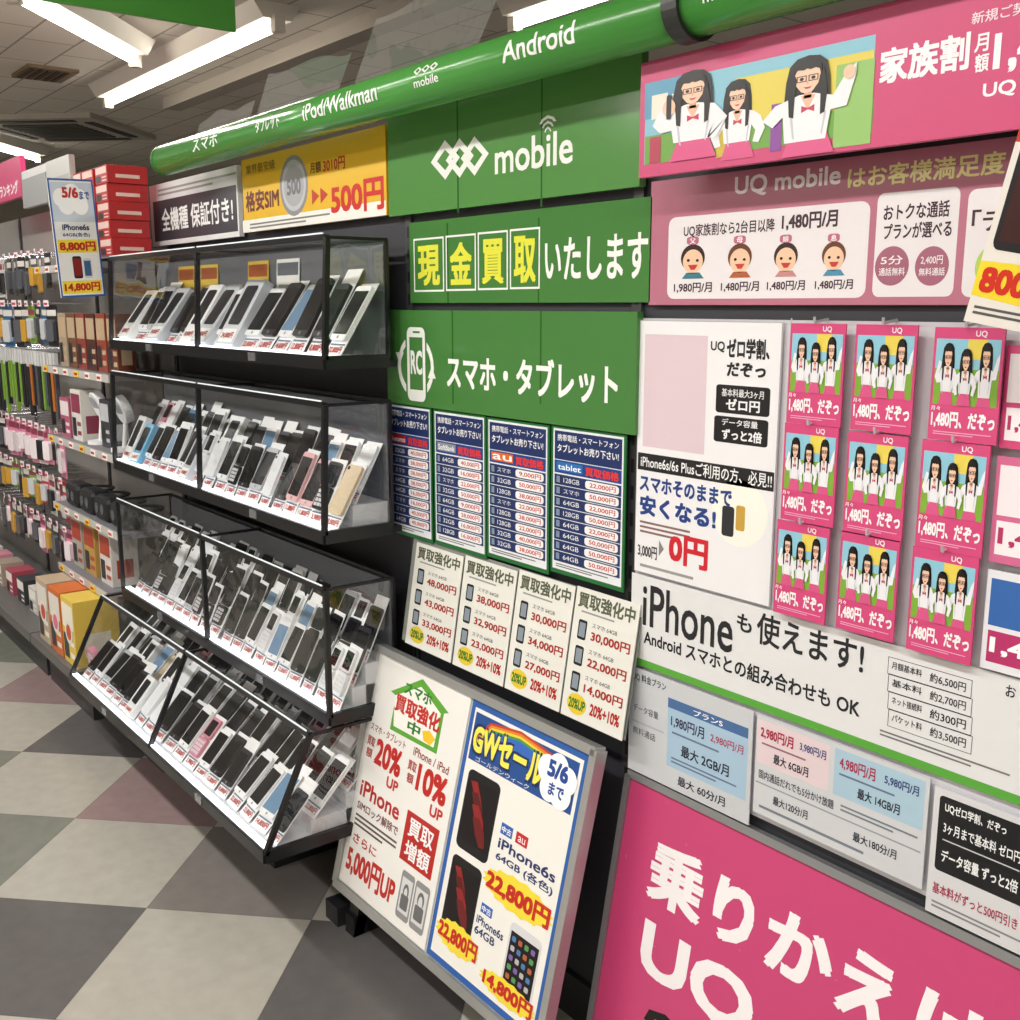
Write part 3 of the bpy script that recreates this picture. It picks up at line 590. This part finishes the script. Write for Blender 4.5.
for i,(x,c) in enumerate(((693,'#3e7d8c'),(740,'#b4603e'),(786,'#c98a8a'),(834,'#4c8fb0'))):
    y0=248-1*i;
    S.E(x-12,y0-3,y0+24,x+12,'#3a2725' if i%2==0 else '#6b4030',2).E(x-10,y0+2,y0+26,x+10,'#f2c9a8',3).E(x-6,y0+11,y0+14,x-3,'#222222',4).E(x+3,y0+11,y0+14,x+6,'#222222',4)
    S.G((x-5,y0+17,y0+22,x+5),[(0,0),(1,0),(.7,1),(.3,1)],'#c8403c',4).G((x-11,y0+25,y0+31,x+11),[(.2,0),(.8,0),(1,1),(0,1)],c,3)
    S.T(['1,980円/月','1,480円/月','1,480円/月','1,480円/月'][i],x-19,y0+35,y0+45,x+19,'#4b3440',.02)
    S.RR(x-6,y0-11,y0-3,x+6,'#bd6f88',3,.3,.3).T(['父','母','娘','息'][i],x-3,y0-10,y0-4,x+3,'#ffffff',.01,4)
S.RR(875,194,297,957,'#ebe6e8',1,.08,.08).T('おトクな通話',884,205,221,950,'#4b3440',.02).T('プランが選べる',884,224,240,952,'#4b3440',.02)
for x,a,b2 in ((892,'5分','通話無料'),(932,'2,400円','無料通話')): S.E(x-17,247,286,x+17,'#a8667c',2).T(a,x-11,256,265,x+11,'#f6eef1',.01,4).T(b2,x-13,268,276,x+13,'#f6eef1',.01,4)
S.RR(965,190,297,1140,'#ebe6e8',1,.05,.08).T('「データ',972,210,232,1060,'#4b3440',.02).E(975,245,290,1015,'#b8d36a',2)
S.build()
S=Sheet('panel_board','glossy white backing board carrying the pink leaflet cards','board',PB,(636,318,760,1150),'#d6d5da',.003,rough=.12)
S.R(636,318,322,1150,'#c9c7cc',1).R(784,318,600,785.5,'#b4b4b8',2); S.build()
S=Sheet('promotion_poster','white poster with black discount boxes and a large red zero price','poster',PL(1.343),(637,320,571,776),'#efeef0',.003)
S.OUT(637,320,571,776,'#a9a8ac',.0012,1)
S.R(644,334,446,706,'#dfc9d2',1)
S.T('UQ',711,341,352,725,'#222222',.02).T('ゼロ学割、',727,338,358,770,'#1d1d20',.035).T('だぞっ',727,362,376,766,'#1d1d20',.035)
S.RR(716,384,412,770,'#16161a',1,.06,.1).T('基本料最大3ヶ月',722,388,396,764,'#f2f2f2',.01).T('ゼロ円',726,398,410,760,'#f2f2f2',.03)
S.RR(714,415,441,768,'#16161a',1,.06,.1).T('データ容量',722,418,425,758,'#f2f2f2',.01).T('ずっと2倍',722,428,439,762,'#f2f2f2',.03)
S.R(638,452,469,774,'#1c1c20',2).T('iPhone6s/6s Plusご利用の方、必見!!',641,454,467,772,'#f4f4f4',.01)
S.T('スマホそのままで',640,474,490,732,'#1f3f86',.03).T('安くなる!',640,494,514,716,'#1f3f86',.035)
S.E(712,475,541,768,'#f7f5ea',2).RR(722,505,535,734,'#2c2c30',3,.2,.1).RR(736,505,530,745,'#c8a040',3,.2,.1)
S.lines(640,520,534,690,3,'#8a6a68').T('3,000円',638,543,556,657,'#3c2a2a',.02).T('▶',659,540,556,664,'#888888',0).T('0円',669,532,562,708,'#d02030',.035)
S.lines(640,563,569,716,1,'#999999').build()
pl=PL(1.326)
S=Sheet('leaflet_card','x','leaflet',pl,(0,0,.096,.149),'#d44a7e',.003,fr=True,m=True,rough=.2)
figures(S,(4,10,68,96)); S.T('UQ',60,2.5,8.5,76,'#f7e6ee',.02).T('1,480円、だぞっ',4,74,89,96,'#fbf3f6',.035).T('月々',4,69.5,73.5,18,'#fbf3f6',.01,20).lines(8,92,96,92,2,'#e9a3c0')
S.build(); card=S.ob
cards=[(791,829,425,842,'top row, left'),(852,331,432,915,'top row, middle'),(929,334,442,1000,'top row, right'),
 (784,428,523,836,'middle row, left'),(841,432,537,909,'middle row, middle'),(915,440,552,987,'middle row, right'),
 (776,520,618,828,'bottom row, left'),(836,531,635,899,'bottom row, middle'),(907,545,657,975,'bottom row, right')]
hookm=M('#d8d8dc',.25,.5)
first=True
for (xl,yt,yb,xr,nm) in cards:
    pcen=onY((xl+xr)/2-4,yb,1.326); o=card if first else copy_tree(card); first=False
    o.location=(pcen.x,1.326,pcen.z)
    tag(o,f'pink leaflet card showing three people, {nm} card of the three by three grid','leaflet','pink leaflet cards on the white board')
    h=MB(); zt=pcen.z+.149+.006; h.cyl((pcen.x,1.35,zt),(pcen.x,1.318,zt-.004),.0022,hookm,8).cyl((pcen.x,1.318,zt-.004),(pcen.x,1.317,zt+.004),.0022,hookm,8)
    hk=h.build('card_hook',None,(pcen.x,1.35,zt)); tag(hk,f'small clear hook holding the pink leaflet card, {nm}','hook','card hooks on the white board')
for (xl,yt,yb,xr,col,txt,lab) in ((1003,345,448,1085,'#d44a7e','1,480円','pink card cut by the right edge of the photo, uppermost'),(993,455,562,1078,'#d56a96','1,480','pink card at the right edge, below the uppermost one'),(984,568,668,1075,'#e9e9ee','1,480','white card with price lettering at the right edge, lowest')):
    S=Sheet('leaflet_card',lab,'leaflet',PL(1.335),(xl,yt,yb,xr),col,.003,fr=True,rough=.15,group='cards at the right edge')
    S.R(5,8,55,95,'#f2e9ee' if col!='#e9e9ee' else '#3668b0',1).R(6,60,92,94,'#b8336a' if col=='#e9e9ee' else '#f6eef2',1).T(txt,9,66,84,90,'#ffffff' if col=='#e9e9ee' else '#b8336a',.03).build()
S=Sheet('banner','long white banner with bold black lettering and a green lower stripe','banner',PL(1.342),(631,572,662,1150),'#e4e4e5',.002,rough=.15)
S.R(631,655,662,1150,'#59a83c',1)
S.T('iPhone',643,583,625,733,'#26262a',.01).T('も',737,612,630,752,'#26262a',.02).T('使えます!',757,611,643,864,'#26262a',.015)
S.T('Android スマホとの組み合わせも OK',644,628,644,860,'#26262a',.02)
for i,(a,bb) in enumerate((('月額基本料','約6,500円'),('基本料','約2,700円'),('ネット接続料','約300円'),('パケット料','約3,500円'))):
    y0=656+i*17.5; S.OUT(888,y0,y0+17.5,972,'#333338',.0009,2); S.T(a,892,y0+5,y0+12.5,922,'#26262a',.01)
    f_=(930-VPX)/(888-VPX); yy=VPY+(y0-VPY)*f_
    S.T(bb,930,yy+4,yy+14,966,'#26262a',.01)
S.lines(880,729,737,1010,2,'#777777')
S.T('お',1006,684,696,1016,'#26262a',.01).build()
PS=PL(1.338)
S=Sheet('price_table','price table strip with blue box, left of the three below the banner','price table',PS,(629,665,768,751),'#cdd0d4',.002,fr=True,rough=.15,group='plan price tables under the banner')
S.T('UQ 料金プラン',3,4,12,32,'#2b3040',.01).T('データ容量',4,34,41,26,'#2b3040',0).T('無料通話',4,56,63,24,'#2b3040',0)
S.R(34,16,80,97,'#a9c6dc',1).R(34,16,25,97,'#4a6ea0',2).T('プランS',55,18,23.5,78,'#ffffff',.01).T('1,980円/月',37,31,42,64,'#3a3a58',.02).T('2,980円/月',69,33,41,94,'#b02a4a',.01).lines(38,46,50,92,1,'#6a7a98').T('最大 2GB/月',46,55,66,84,'#2b3040',.02)
S.R(3,50,52,31,'#b9bec6',1).lines(38,70,77,90,2,'#6a7a98').T('最大 60分/月',44,85,94,82,'#2b3040',.015)
S.build()
S=Sheet('price_table','wide price table with pink and blue columns, middle one below the banner','price table',PS,(755,713,812,926),'#d2d4d7',.002,fr=True,rough=.15,group='plan price tables under the banner')
S.R(1,4,48,46,'#e6d2d6',1).T('2,980円/月',3,10,22,24,'#b03050',.03).T('3,980円/月',28,11,20,44,'#3a4a80',.02).lines(4,26,30,44,1,'#9a6a78').T('最大 6GB/月',12,33,43,34,'#2b3040',.02)
S.R(49,4,48,98,'#aecbdc',1).T('4,980円/月',52,10,22,72,'#b03050',.02).T('5,980円/月',77,11,20,95,'#3a4a80',.02).lines(52,26,30,96,1,'#6a7a98').T('最大 14GB/月',63,33,43,86,'#2b3040',.02)
S.T('国内通話だれでも5分かけ放題',3,54,63,50,'#2b3040',.01).lines(54,55,63,96,2,'#7a828c').T('最大120分/月',13,75,84,35,'#2b3040',.015).T('最大180分/月',62,75,84,86,'#2b3040',.015).lines(4,90,96,96,1,'#7a828c')
S.R(1,67,68.5,98,'#99a0a8',1).build()
S=Sheet('price_table','price sheet with a black box of white lettering, right one below the banner','price table',PS,(930,784,912,1090),'#dadadc',.002,fr=True,rough=.15,group='plan price tables under the banner')
S.RR(4,5,64,64,'#19191d',1,.04,.05).T('UQゼロ学割、だぞっ',8,9,17,48,'#f2f2f2',.02).T('3ヶ月まで基本料 ゼロ円',8,24,33,58,'#f2f2f2',.015).R(8,38,39,58,'#cccccc',2).T('データ容量 ずっと2倍',8,46,56,58,'#f2f2f2',.02)
S.T('基本料がずっと500円引き',4,74,83,60,'#b03050',.015).lines(4,89,96,70,2,'#8a8a8e').build()
PP=PT(1.252,.124,1.344,.621); lenP=math.hypot(.092,.497)
bx0,bx1=-1.35,-.46
e=empty('poster_board',((bx0+bx1)/2,1.26,.05),'grey-framed leaning board at bottom right holding the big pink poster','poster board'); L=tuple(e.location)
for (u0,u1,v0,v1) in ((bx0,bx1,-.09,-.078),(bx0,bx1,lenP-.004,lenP+.01),(bx0-.006,bx0+.006,-.09,lenP),(bx1-.006,bx1+.006,-.09,lenP)):
    b=MB(); slab(b,PP,u0,u1,v0,v1,-.01,.006,M('#9a9b9d',.3,.5)); b.build('frame_bar',e,L)
b=MB(); slab(b,PP,bx0,bx1,-.085,lenP,-.01,-.0035,M('#77787a',.5)); b.build('backing',e,L)
for xx in (bx0+.1,bx1-.14):
    b=MB(); slab(b,PP,xx,xx+.04,-.124,.02,-.05,-.0125,BLK); b.build('support_foot',e,L)
S=Sheet('promotion_poster','big pink poster with huge white lettering at the bottom right','poster',PP,(bx0+.007,-.077,bx1-.007,lenP-.005),'#c94577',.003,m=True,rough=.25)
S.T('乗りかえは',650,833,899,996,'#f7f2f4',.035).T('UQ',641,914,980,752,'#f7f2f4',.03)
S.RR(642,1000,1060,686,HAIR,2,.45,.45).E(650,1008,1050,679,'#efc4a8',3).G((645,1000,1020,684),[(0,1),(.1,.3),(.5,0),(.9,.3),(1,1),(.75,.6),(.25,.6)],HAIR,4)
S.build()
def placard(p0,p1,zb,zt,skew,name,label,draw,cat='placard'):
    U=Vector((p1[0]-p0[0],p1[1]-p0[1],0)); w=U.length; U.normalize(); V=Vector((0,0,1))+U*skew; V.normalize()
    N=U.cross(V).normalized(); U=V.cross(N).normalized()
    O=Vector((p0[0],p0[1],zb))
    S=Sheet(name,label,cat,(O,U,V),(0,0,w,(zt-zb)),'#f1f0ec',.003,m=True,fr=True); draw(S); return S.build()
def d1(S):
    S.OUT(0,0,100,100,'#2a5ea8',.006,1).R(4,3,36,96,'#cfd8e4',1)
    for i,(x,y) in enumerate(((20,8),(45,4),(60,8),(30,14),(60,14))): S.E(x-12,y,y+16,x+24,'#ffffff',2+.4*i)
    S.T('5/6',28,7,16,64,'#c5241c',.04,6).T('まで',66,10,17,88,'#20489a',.03,6)
    S.T('iPhone6s',20,38,43,80,'#1f2f66',.03).T('64GB(各色)',20,45,49,80,'#1f2f66',.02)
    S.R(6,51,62,94,'#f3dc3c',1).T('8,800円',10,52.5,61,90,'#c5241c',.04)
    S.RR(34,65,84,54,'#17171a',2,.2,.1).R(36,67,82,52,'#8e2222',3).RR(57,67,84,76,'#d9d9dc',2,.2,.1).R(59,69,82,74,'#40648c',3)
    S.R(6,86,97,94,'#f3dc3c',1).T('14,800円',10,87.5,95.5,90,'#c5241c',.04)
placard((-3.56,.985),(-3.60,1.135),1.522,1.885,-.05,'hanging_placard','tall blue-edged sale placard hanging in the aisle at upper left',d1)
def d2(S):
    S.R(0,0,100,100,'#e8e2da',1).R(0,0,14,100,'#c23a20',2)
    S.RR(4,8,64,44,'#1c1c20',3,.1,.08).R(7,12,60,41,'#3a1614',4).G((7,12,60,41),[(0,.1),(.4,0),(1,.5),(1,.8),(.6,.9),(.3,.5)],'#e28a30',5)
    S.G((0,68,89,100),[(0,.1),(.5,0),(1,.1),(1,.9),(.5,1),(0,.9)],'#f0d62f',3).T('800円',3,71,86,50,'#cf2d1c',.04,6)
    S.lines(4,91.5,97,80,2,'#5a5a5a',5)
placard((-.664,1.19),(-.50,1.25),1.482,1.715,.2,'price_placard','slanted price placard with orange phone picture at the right edge',d2)
# ------------------------------------------------------------------ left sections
def shelf(x0,x1,y0,z,label):
    e=empty('shelf_board',((x0+x1)/2,1.35,z-.02),label,'shelf','shelf boards left of the cases'); L=tuple(e.location)
    MB().box(x0,x1,y0,1.354,z-.02,z,M('#77757a',.5)).build('board',e,L)
    MB().box(x0,x1,y0-.006,y0-.0005,z-.024,z+.002,M('#b9b7b2',.4)).build('price_rail',e,L)
    x=x0+.06; k=0
    while x<x1-.06:
        MB().box(x-.025,x+.025,y0-.009,y0-.0065,z-.022,z,M('#efe9e4' if k%3 else '#e8c83a',.5)).box(x-.02,x+.015,y0-.0096,y0-.009,z-.016,z-.007,M('#b3261f',.5)).build('price_tag',e,L); x+=.13; k+=1
shelf(-4.40,-3.6,1.13,1.64,'top grey shelf with red boxes, beside the hanging placard')
for z,t in ((1.27,'upper grey shelf holding brown picture boxes'),(1.0,'grey shelf holding white gadgets on stands'),(.73,'grey shelf holding dark padded gadgets')):
    shelf(-4.40,-3.6,1.13,z,t)
for (x0,x1,t) in ((-4.42,-3.82,'grey low deck shelf near the floor with yellow and orange cartons'),(-5.5,-4.43,'grey low deck shelf at the far left near the floor'),(-6.6,-5.51,'farthest grey low deck shelf near the floor')):
    e=empty('deck_shelf',((x0+x1)/2,1.2,0),t,'shelf','low deck shelves'); L=tuple(e.location)
    MB().box(x0,x1,1.0,1.349,.16,.2,M('#5f5e5c',.45)).build('deck',e,L)
    MB().box(x0+.02,x1-.02,1.06,1.349,0,.16,M('#3a3a3c',.5)).build('kick',e,L)
e=empty('deck_shelf',(-3.5,1.2,.14),'dark deck edge under the lowest display case','shelf','low deck shelves')
MB().box(-3.8,-3.25,1.0,1.345,.14,.19,M('#4c4b48',.45)).build('deck',e,(-3.5,1.2,.14))
MB().box(-3.8,-3.25,1.1,1.345,0,.14,M('#2c2c2e',.5)).build('kick',e,(-3.5,1.2,.14))
def pbox(x,y,z,w,d,h,col,label,cat='box',group=None,name='product_box',decor='label',rz=0,col2='#f2efe8',dc='#c84a2c'):
    e=empty(name,(x,y,z),label,cat,group)
    b=MB(); b.box(-w/2,w/2,-d/2,d/2,0,h,M(col,.4)); o=b.build('carton',bevel=.001); o.parent=e
    f=MB(); yy=-d/2-.0006
    def q(a,b_,c,dd,m,k=0): f.raw([(-w/2+w*a,yy-.0003*k,h*b_),(-w/2+w*c,yy-.0003*k,h*b_),(-w/2+w*c,yy-.0003*k,h*dd),(-w/2+w*a,yy-.0003*k,h*dd)],[(0,1,2,3)],m)
    q(.06,.55,.94,.92,M(col2,.4)); q(.06,.08,.45,.45,M('#2c2c30',.4)); q(.55,.12,.92,.2,M(col2,.4)); q(.55,.3,.92,.38,M(col2,.4))
    if decor=='disc':
        n=20; f.raw([(w*.05+w*.3*math.cos(2*math.pi*i/n),yy-.001,h*.5+w*.3*math.sin(2*math.pi*i/n)) for i in range(n)],[tuple(range(n))],M('#e8e4da',.4))
        f.raw([(w*.05+w*.2*math.cos(2*math.pi*i/n),yy-.0014,h*.5+w*.2*math.sin(2*math.pi*i/n)) for i in range(n)],[tuple(range(n))],M(dc,.4))
    k1,k2=(.3,.5) if decor=='red' else (.15,.5)
    f.raw([(w/2+.0006,-d*.3,h*k1),(w/2+.0006,d*.3,h*k1),(w/2+.0006,d*.3,h*k2),(w/2+.0006,-d*.3,h*k2)],[(0,1,2,3)],M(col2,.4))
    o=f.build('front_print'); o.parent=e; e.rotation_euler=(0,0,rz); return e
lv=['bottom','second','third','fourth','top']
for i in range(5):
    for j,(x) in enumerate((-3.645,-3.78,-3.915)):
        pbox(x+random.uniform(-.006,.006),1.225,1.6585+i*.057,.12,.13,.056,'#b8292b',f"red shallow carton, {lv[i]} layer of the {['nearest','middle','farthest'][j]} stack above the top case",'box','red cartons stacked above the top case',decor='red',col2='#e8c9c0')
e=empty('carton_tray',(-3.78,1.23,1.65),'thin grey tray under the stacked red cartons','tray'); MB().box(-4.0,-3.56,1.16,1.345,1.652,1.658,M('#77757a',.5)).build('tray_plate',e,(-3.78,1.23,1.65))
brc=['#6a3526','#8c4030','#4f2a24','#8a3a34','#6f4a34','#a3917c']
for i in range(6):
    pbox(-3.68-.115*i,1.2,1.2705,.1,.06,.2,brc[i],f'brown picture box with cream band, {ORD[i]} one on the upper shelf','box','picture boxes on the upper shelf',col2='#b9a183')
def gadget(x,z,label):
    e=empty('desk_fan',(x,1.2,z),label,'gadget','white gadgets on stands')
    b=MB(); b.cyl((0,0,0),(0,0,.012),.045,WHT,20); b.cyl((0,0,.012),(0,.01,.1),.008,WHT,10); b.build('stand').parent=e
    b=MB(); b.cyl((0,-.01,.14),(0,.02,.15),.05,WHT,24); b.build('head',bevel=.003).parent=e
    b=MB(); b.cyl((0,-.0115,.1395),(0,-.0105,.14),.036,M('#9aa0a8',.3),24); b.build('face').parent=e
gadget(-3.72,1.0,'white round-headed gadget on a stand, the nearer one on the middle shelf'); gadget(-3.98,1.0,'white round-headed gadget on a stand, the farther one on the middle shelf')
pbox(-3.85,1.22,1.0,.1,.08,.17,'#3a3b40','dark carton between the two white round-headed gadgets','box','cartons on the middle shelf',col2='#b9bcc0')
pbox(-4.12,1.2,1.0,.12,.08,.19,'#d8d4cc','cream carton beyond the white gadgets on the middle shelf','box','cartons on the middle shelf',col2='#8a3a50')
pbox(-4.27,1.2,1.0,.12,.08,.15,'#b05a74','pink carton at the far end of the middle shelf','box','cartons on the middle shelf',col2='#e6dcdc')
def goggles(x,z,label):
    e=empty('headset',(x,1.2,z),label,'headset','dark padded headsets')
    b=MB(); b.box(-.075,.075,-.05,.03,.0,.09,M('#1a1a1c',.5)); b.build('visor',bevel=.02).parent=e
    b=MB()
    n=14
    for i in range(n):
        a0=math.pi*i/n; a1=math.pi*(i+1)/n
        b.bar((.07*math.cos(a0),.03+.08*math.sin(a0),.06),(.07*math.cos(a1),.03+.08*math.sin(a1),.06),.02,M('#2c2c30',.6),.006)
    b.build('strap').parent=e
    for sx in (-.03,.03):
        b=MB(); b.cyl((sx,-.0515,.045),(sx,-.0505,.045),.02,M('#55585e',.2),16); b.build('lens').parent=e
for i in range(4): goggles(-3.71-.18*i,.7301,f'dark padded headset with strap, {ORD[i]} on its shelf')
for i,(x,c,c2,dc) in enumerate(((-3.93,'#dfc052','#f0ead8','#c84a2c'),(-4.1,'#cf6a2a','#e2dfd6','#d86a86'),(-4.27,'#b9a48a','#e2dfd6','#c84a2c'))):
    pbox(x,1.1,.2005,.15,.16,.25,c,['yellow carton with red disc print on the low deck shelf, nearest','orange carton with pink disc print on the low deck shelf','tan carton with disc print on the low deck shelf, farthest'][i],'box','cartons on the deck shelf',decor='disc',col2=c2,dc=dc)
for i,(x,c) in enumerate(((-3.93,'#d5d1cc'),(-4.12,'#b8924a'),(-4.28,'#a8a49c'))):
    pbox(x,1.22,.48,.13,.1,.2,c,['white carton standing on the shelf above the deck','amber carton standing on the shelf above the deck','grey carton standing on the shelf above the deck'][i],'box','cartons above the deck',col2='#a8402c')
shelf(-4.40,-3.8,1.13,.48,'lowest grey shelf above the deck with three cartons')
e=empty('round_pack',(-3.72,1.05,.19),'round pink disc-shaped pack standing on the dark deck beside the yellow carton','package')
b=MB(); b.cyl((0,-.012,.065),(0,.012,.07),.062,M('#d88aa0',.35),32); b.build('shell',bevel=.004).parent=e
b=MB(); b.cyl((0,-.0135,.0648),(0,-.0125,.065),.045,M('#f0dfe2',.35),32); b.cyl((0,-.0145,.0646),(0,-.0135,.0648),.02,M('#b04a68',.35),24); b.build('label').parent=e
def packproto(col,kind):
    e=bpy.data.objects.new('hanging_pack',None); C.objects.link(e)
    b=MB()
    if kind=='strip':
        b.box(-.011,.011,-.008,.008,-.28,0,M(col,.35)); b.box(-.013,.013,-.009,.009,-.07,0,M('#c9c9c9',.4)); o=b.build('pouch',bevel=.002)
    else:
        h=.17; b.box(-.045,.045,-.001,.001,-h,0,M(col,.4)).box(-.04,.04,-.0016,-.001,-.045,-.02,M('#d8d4ce' if col in('#232326','#b5303a','#4a4d55','#2f5f88') else '#8a3a50',.4)); o=b.build('backing_card')
    o.parent=e
    if kind!='strip':
        b=MB(); rrect(b,-.032,.032,-.15,-.06,0,.014,.01,M({'#cfccc8':'#2b2b30','#d0809c':'#f0e6ea','#a8aaae':'#2b2b30','#232326':'#5a5c62','#4a4d55':'#d0a040'}.get(col,'#c8cacf'),.15))
        me=b.build('blister'); me.rotation_euler=(math.pi/2,0,0); me.location=(0,-.001,0); me.parent=e
    b=MB(); b.cyl((0,.155,.006),(0,-.015,.006),.0022,M('#cfcfd2',.25,.8),6); b.build('peg_hook').parent=e
    if kind!='strip':
        b=MB(); b.box(-.02,.02,-.02,-.018,-.006,.02,M('#efe4e8',.5)).box(-.016,.012,-.0205,-.02,0,.01,M('#c43a5c',.5)); b.build('price_tag').parent=e
    return e
cols={'black':'#232326','white':'#cfccc8','pink':'#d0809c','red':'#b5303a','green':'#79a23a','blue':'#2f5f88','orange':'#b86a2a','silver':'#a8aaae','grey':'#4a4d55'}
protos={}
def hang(kind,c,x,y,z,label,grp):
    k=(kind,c)
    if k in protos: o=copy_tree(protos[k])
    else: o=packproto(cols[c],kind); protos[k]=o
    o.location=(x,y,z); o.rotation_euler=(0,0,random.uniform(-.25,.25)); s_=random.uniform(.78,1.1); o.scale=(s_,1,s_); tag(o,label,'package',grp)
rowsD=[(1.70,'card',['black','black','grey','red','black','white']),(1.50,'card',['black','silver','black','grey','blue','green']),(1.31,'strip',['black','green','blue','green','black','grey','black','orange']),(.99,'card',['black','black','silver','white','pink','pink']),(.79,'card',['black','white','pink','grey','red','green']),(.59,'card',['black','black','white','pink','grey','pink'])]
names=['first','second','third','fourth','fifth','sixth']
for ri,(z,kd,cl) in enumerate(rowsD):
    x=-4.49; i=0; stp=.046 if kd=='strip' else .1
    while x>-6.5 and i<40:
        c=random.choice(cl); nth=ORD[i] if i<len(ORD) else 'far'
        hang(kd,c,x,1.2,z,f"{c} {'long narrow' if kd=='strip' else 'carded'} hanging pack, {nth} on the {names[ri]} hook row of the far left rack",f'hanging packs on the {names[ri]} hook row')
        x-=stp; i+=1
        if kd=='strip' and i>=22: break
for i in range(10):
    c=['#c98a9a','#cfccc6','#3a3a40','#a94a5a','#a8988a'][i%5]
    pbox(-4.52-.2*i,1.14,.2005,.12,.1,.11,c,f"{['pink','white','dark grey','red','beige'][i%5]} small carton, {ORD[i]} on the far left low deck",'box','small cartons on the far deck')
S=Sheet('header_strip','pink ranking header strip at the far left edge above the packs','sign',PL(1.15),(-30,176,212,21),'#d4467a',.02); S.T('ランキング',0,186,199,18,'#ffffff',.03).build()
S=Sheet('header_strip','pale grey header strip above the packs beside the pink one','sign',PL(1.15),(22,172,209,46),'#9d9fa0',.02); S.R(22,172,180,46,'#d9d9da',1).build()
S=Sheet('header_strip','white header strip above the packs next to the hanging placard','sign',PL(1.15),(47,162,206,70),'#c4c3bf',.02); S.R(47,180,200,70,'#a9a9a7',1).build()
def film(cx,cyy,cz,w,h,label,seed,tilt):
    random.seed(seed); n=14; V=[];Fq=[]
    for i in range(n+1):
        for j in range(n+1):
            u=i/n-.5; v=j/n-.5; V.append((cx+w*u+.1*v*w,cyy+.012*math.sin(5*u+seed)+tilt*v*h,cz+h*v*(1-.35*abs(u+.2))+.008*math.sin(9*u+seed)))
    for i in range(n):
        for j in range(n): a=i*(n+1)+j; Fq.append((a,a+1,a+n+2,a+n+1))
    o=MB().raw(V,Fq,FILM).build('plastic_film',None,(cx,cyy,cz),smooth=True); tag(o,label,'plastic film','loose clear film along the header bar')
film(-2.5,1.30,2.02,.42,.15,'loose clear plastic film above the bar left of centre',1,.2)
film(-1.98,1.32,2.05,.5,.2,'largest loose clear plastic film standing above the green bar',2,.25)
film(-3.0,1.30,1.98,.42,.13,'low clear plastic film over the far end of the bar',3,.15)
for o in bpy.data.objects:
    for k in ('_c','_w'):
        if k in o: del o[k]
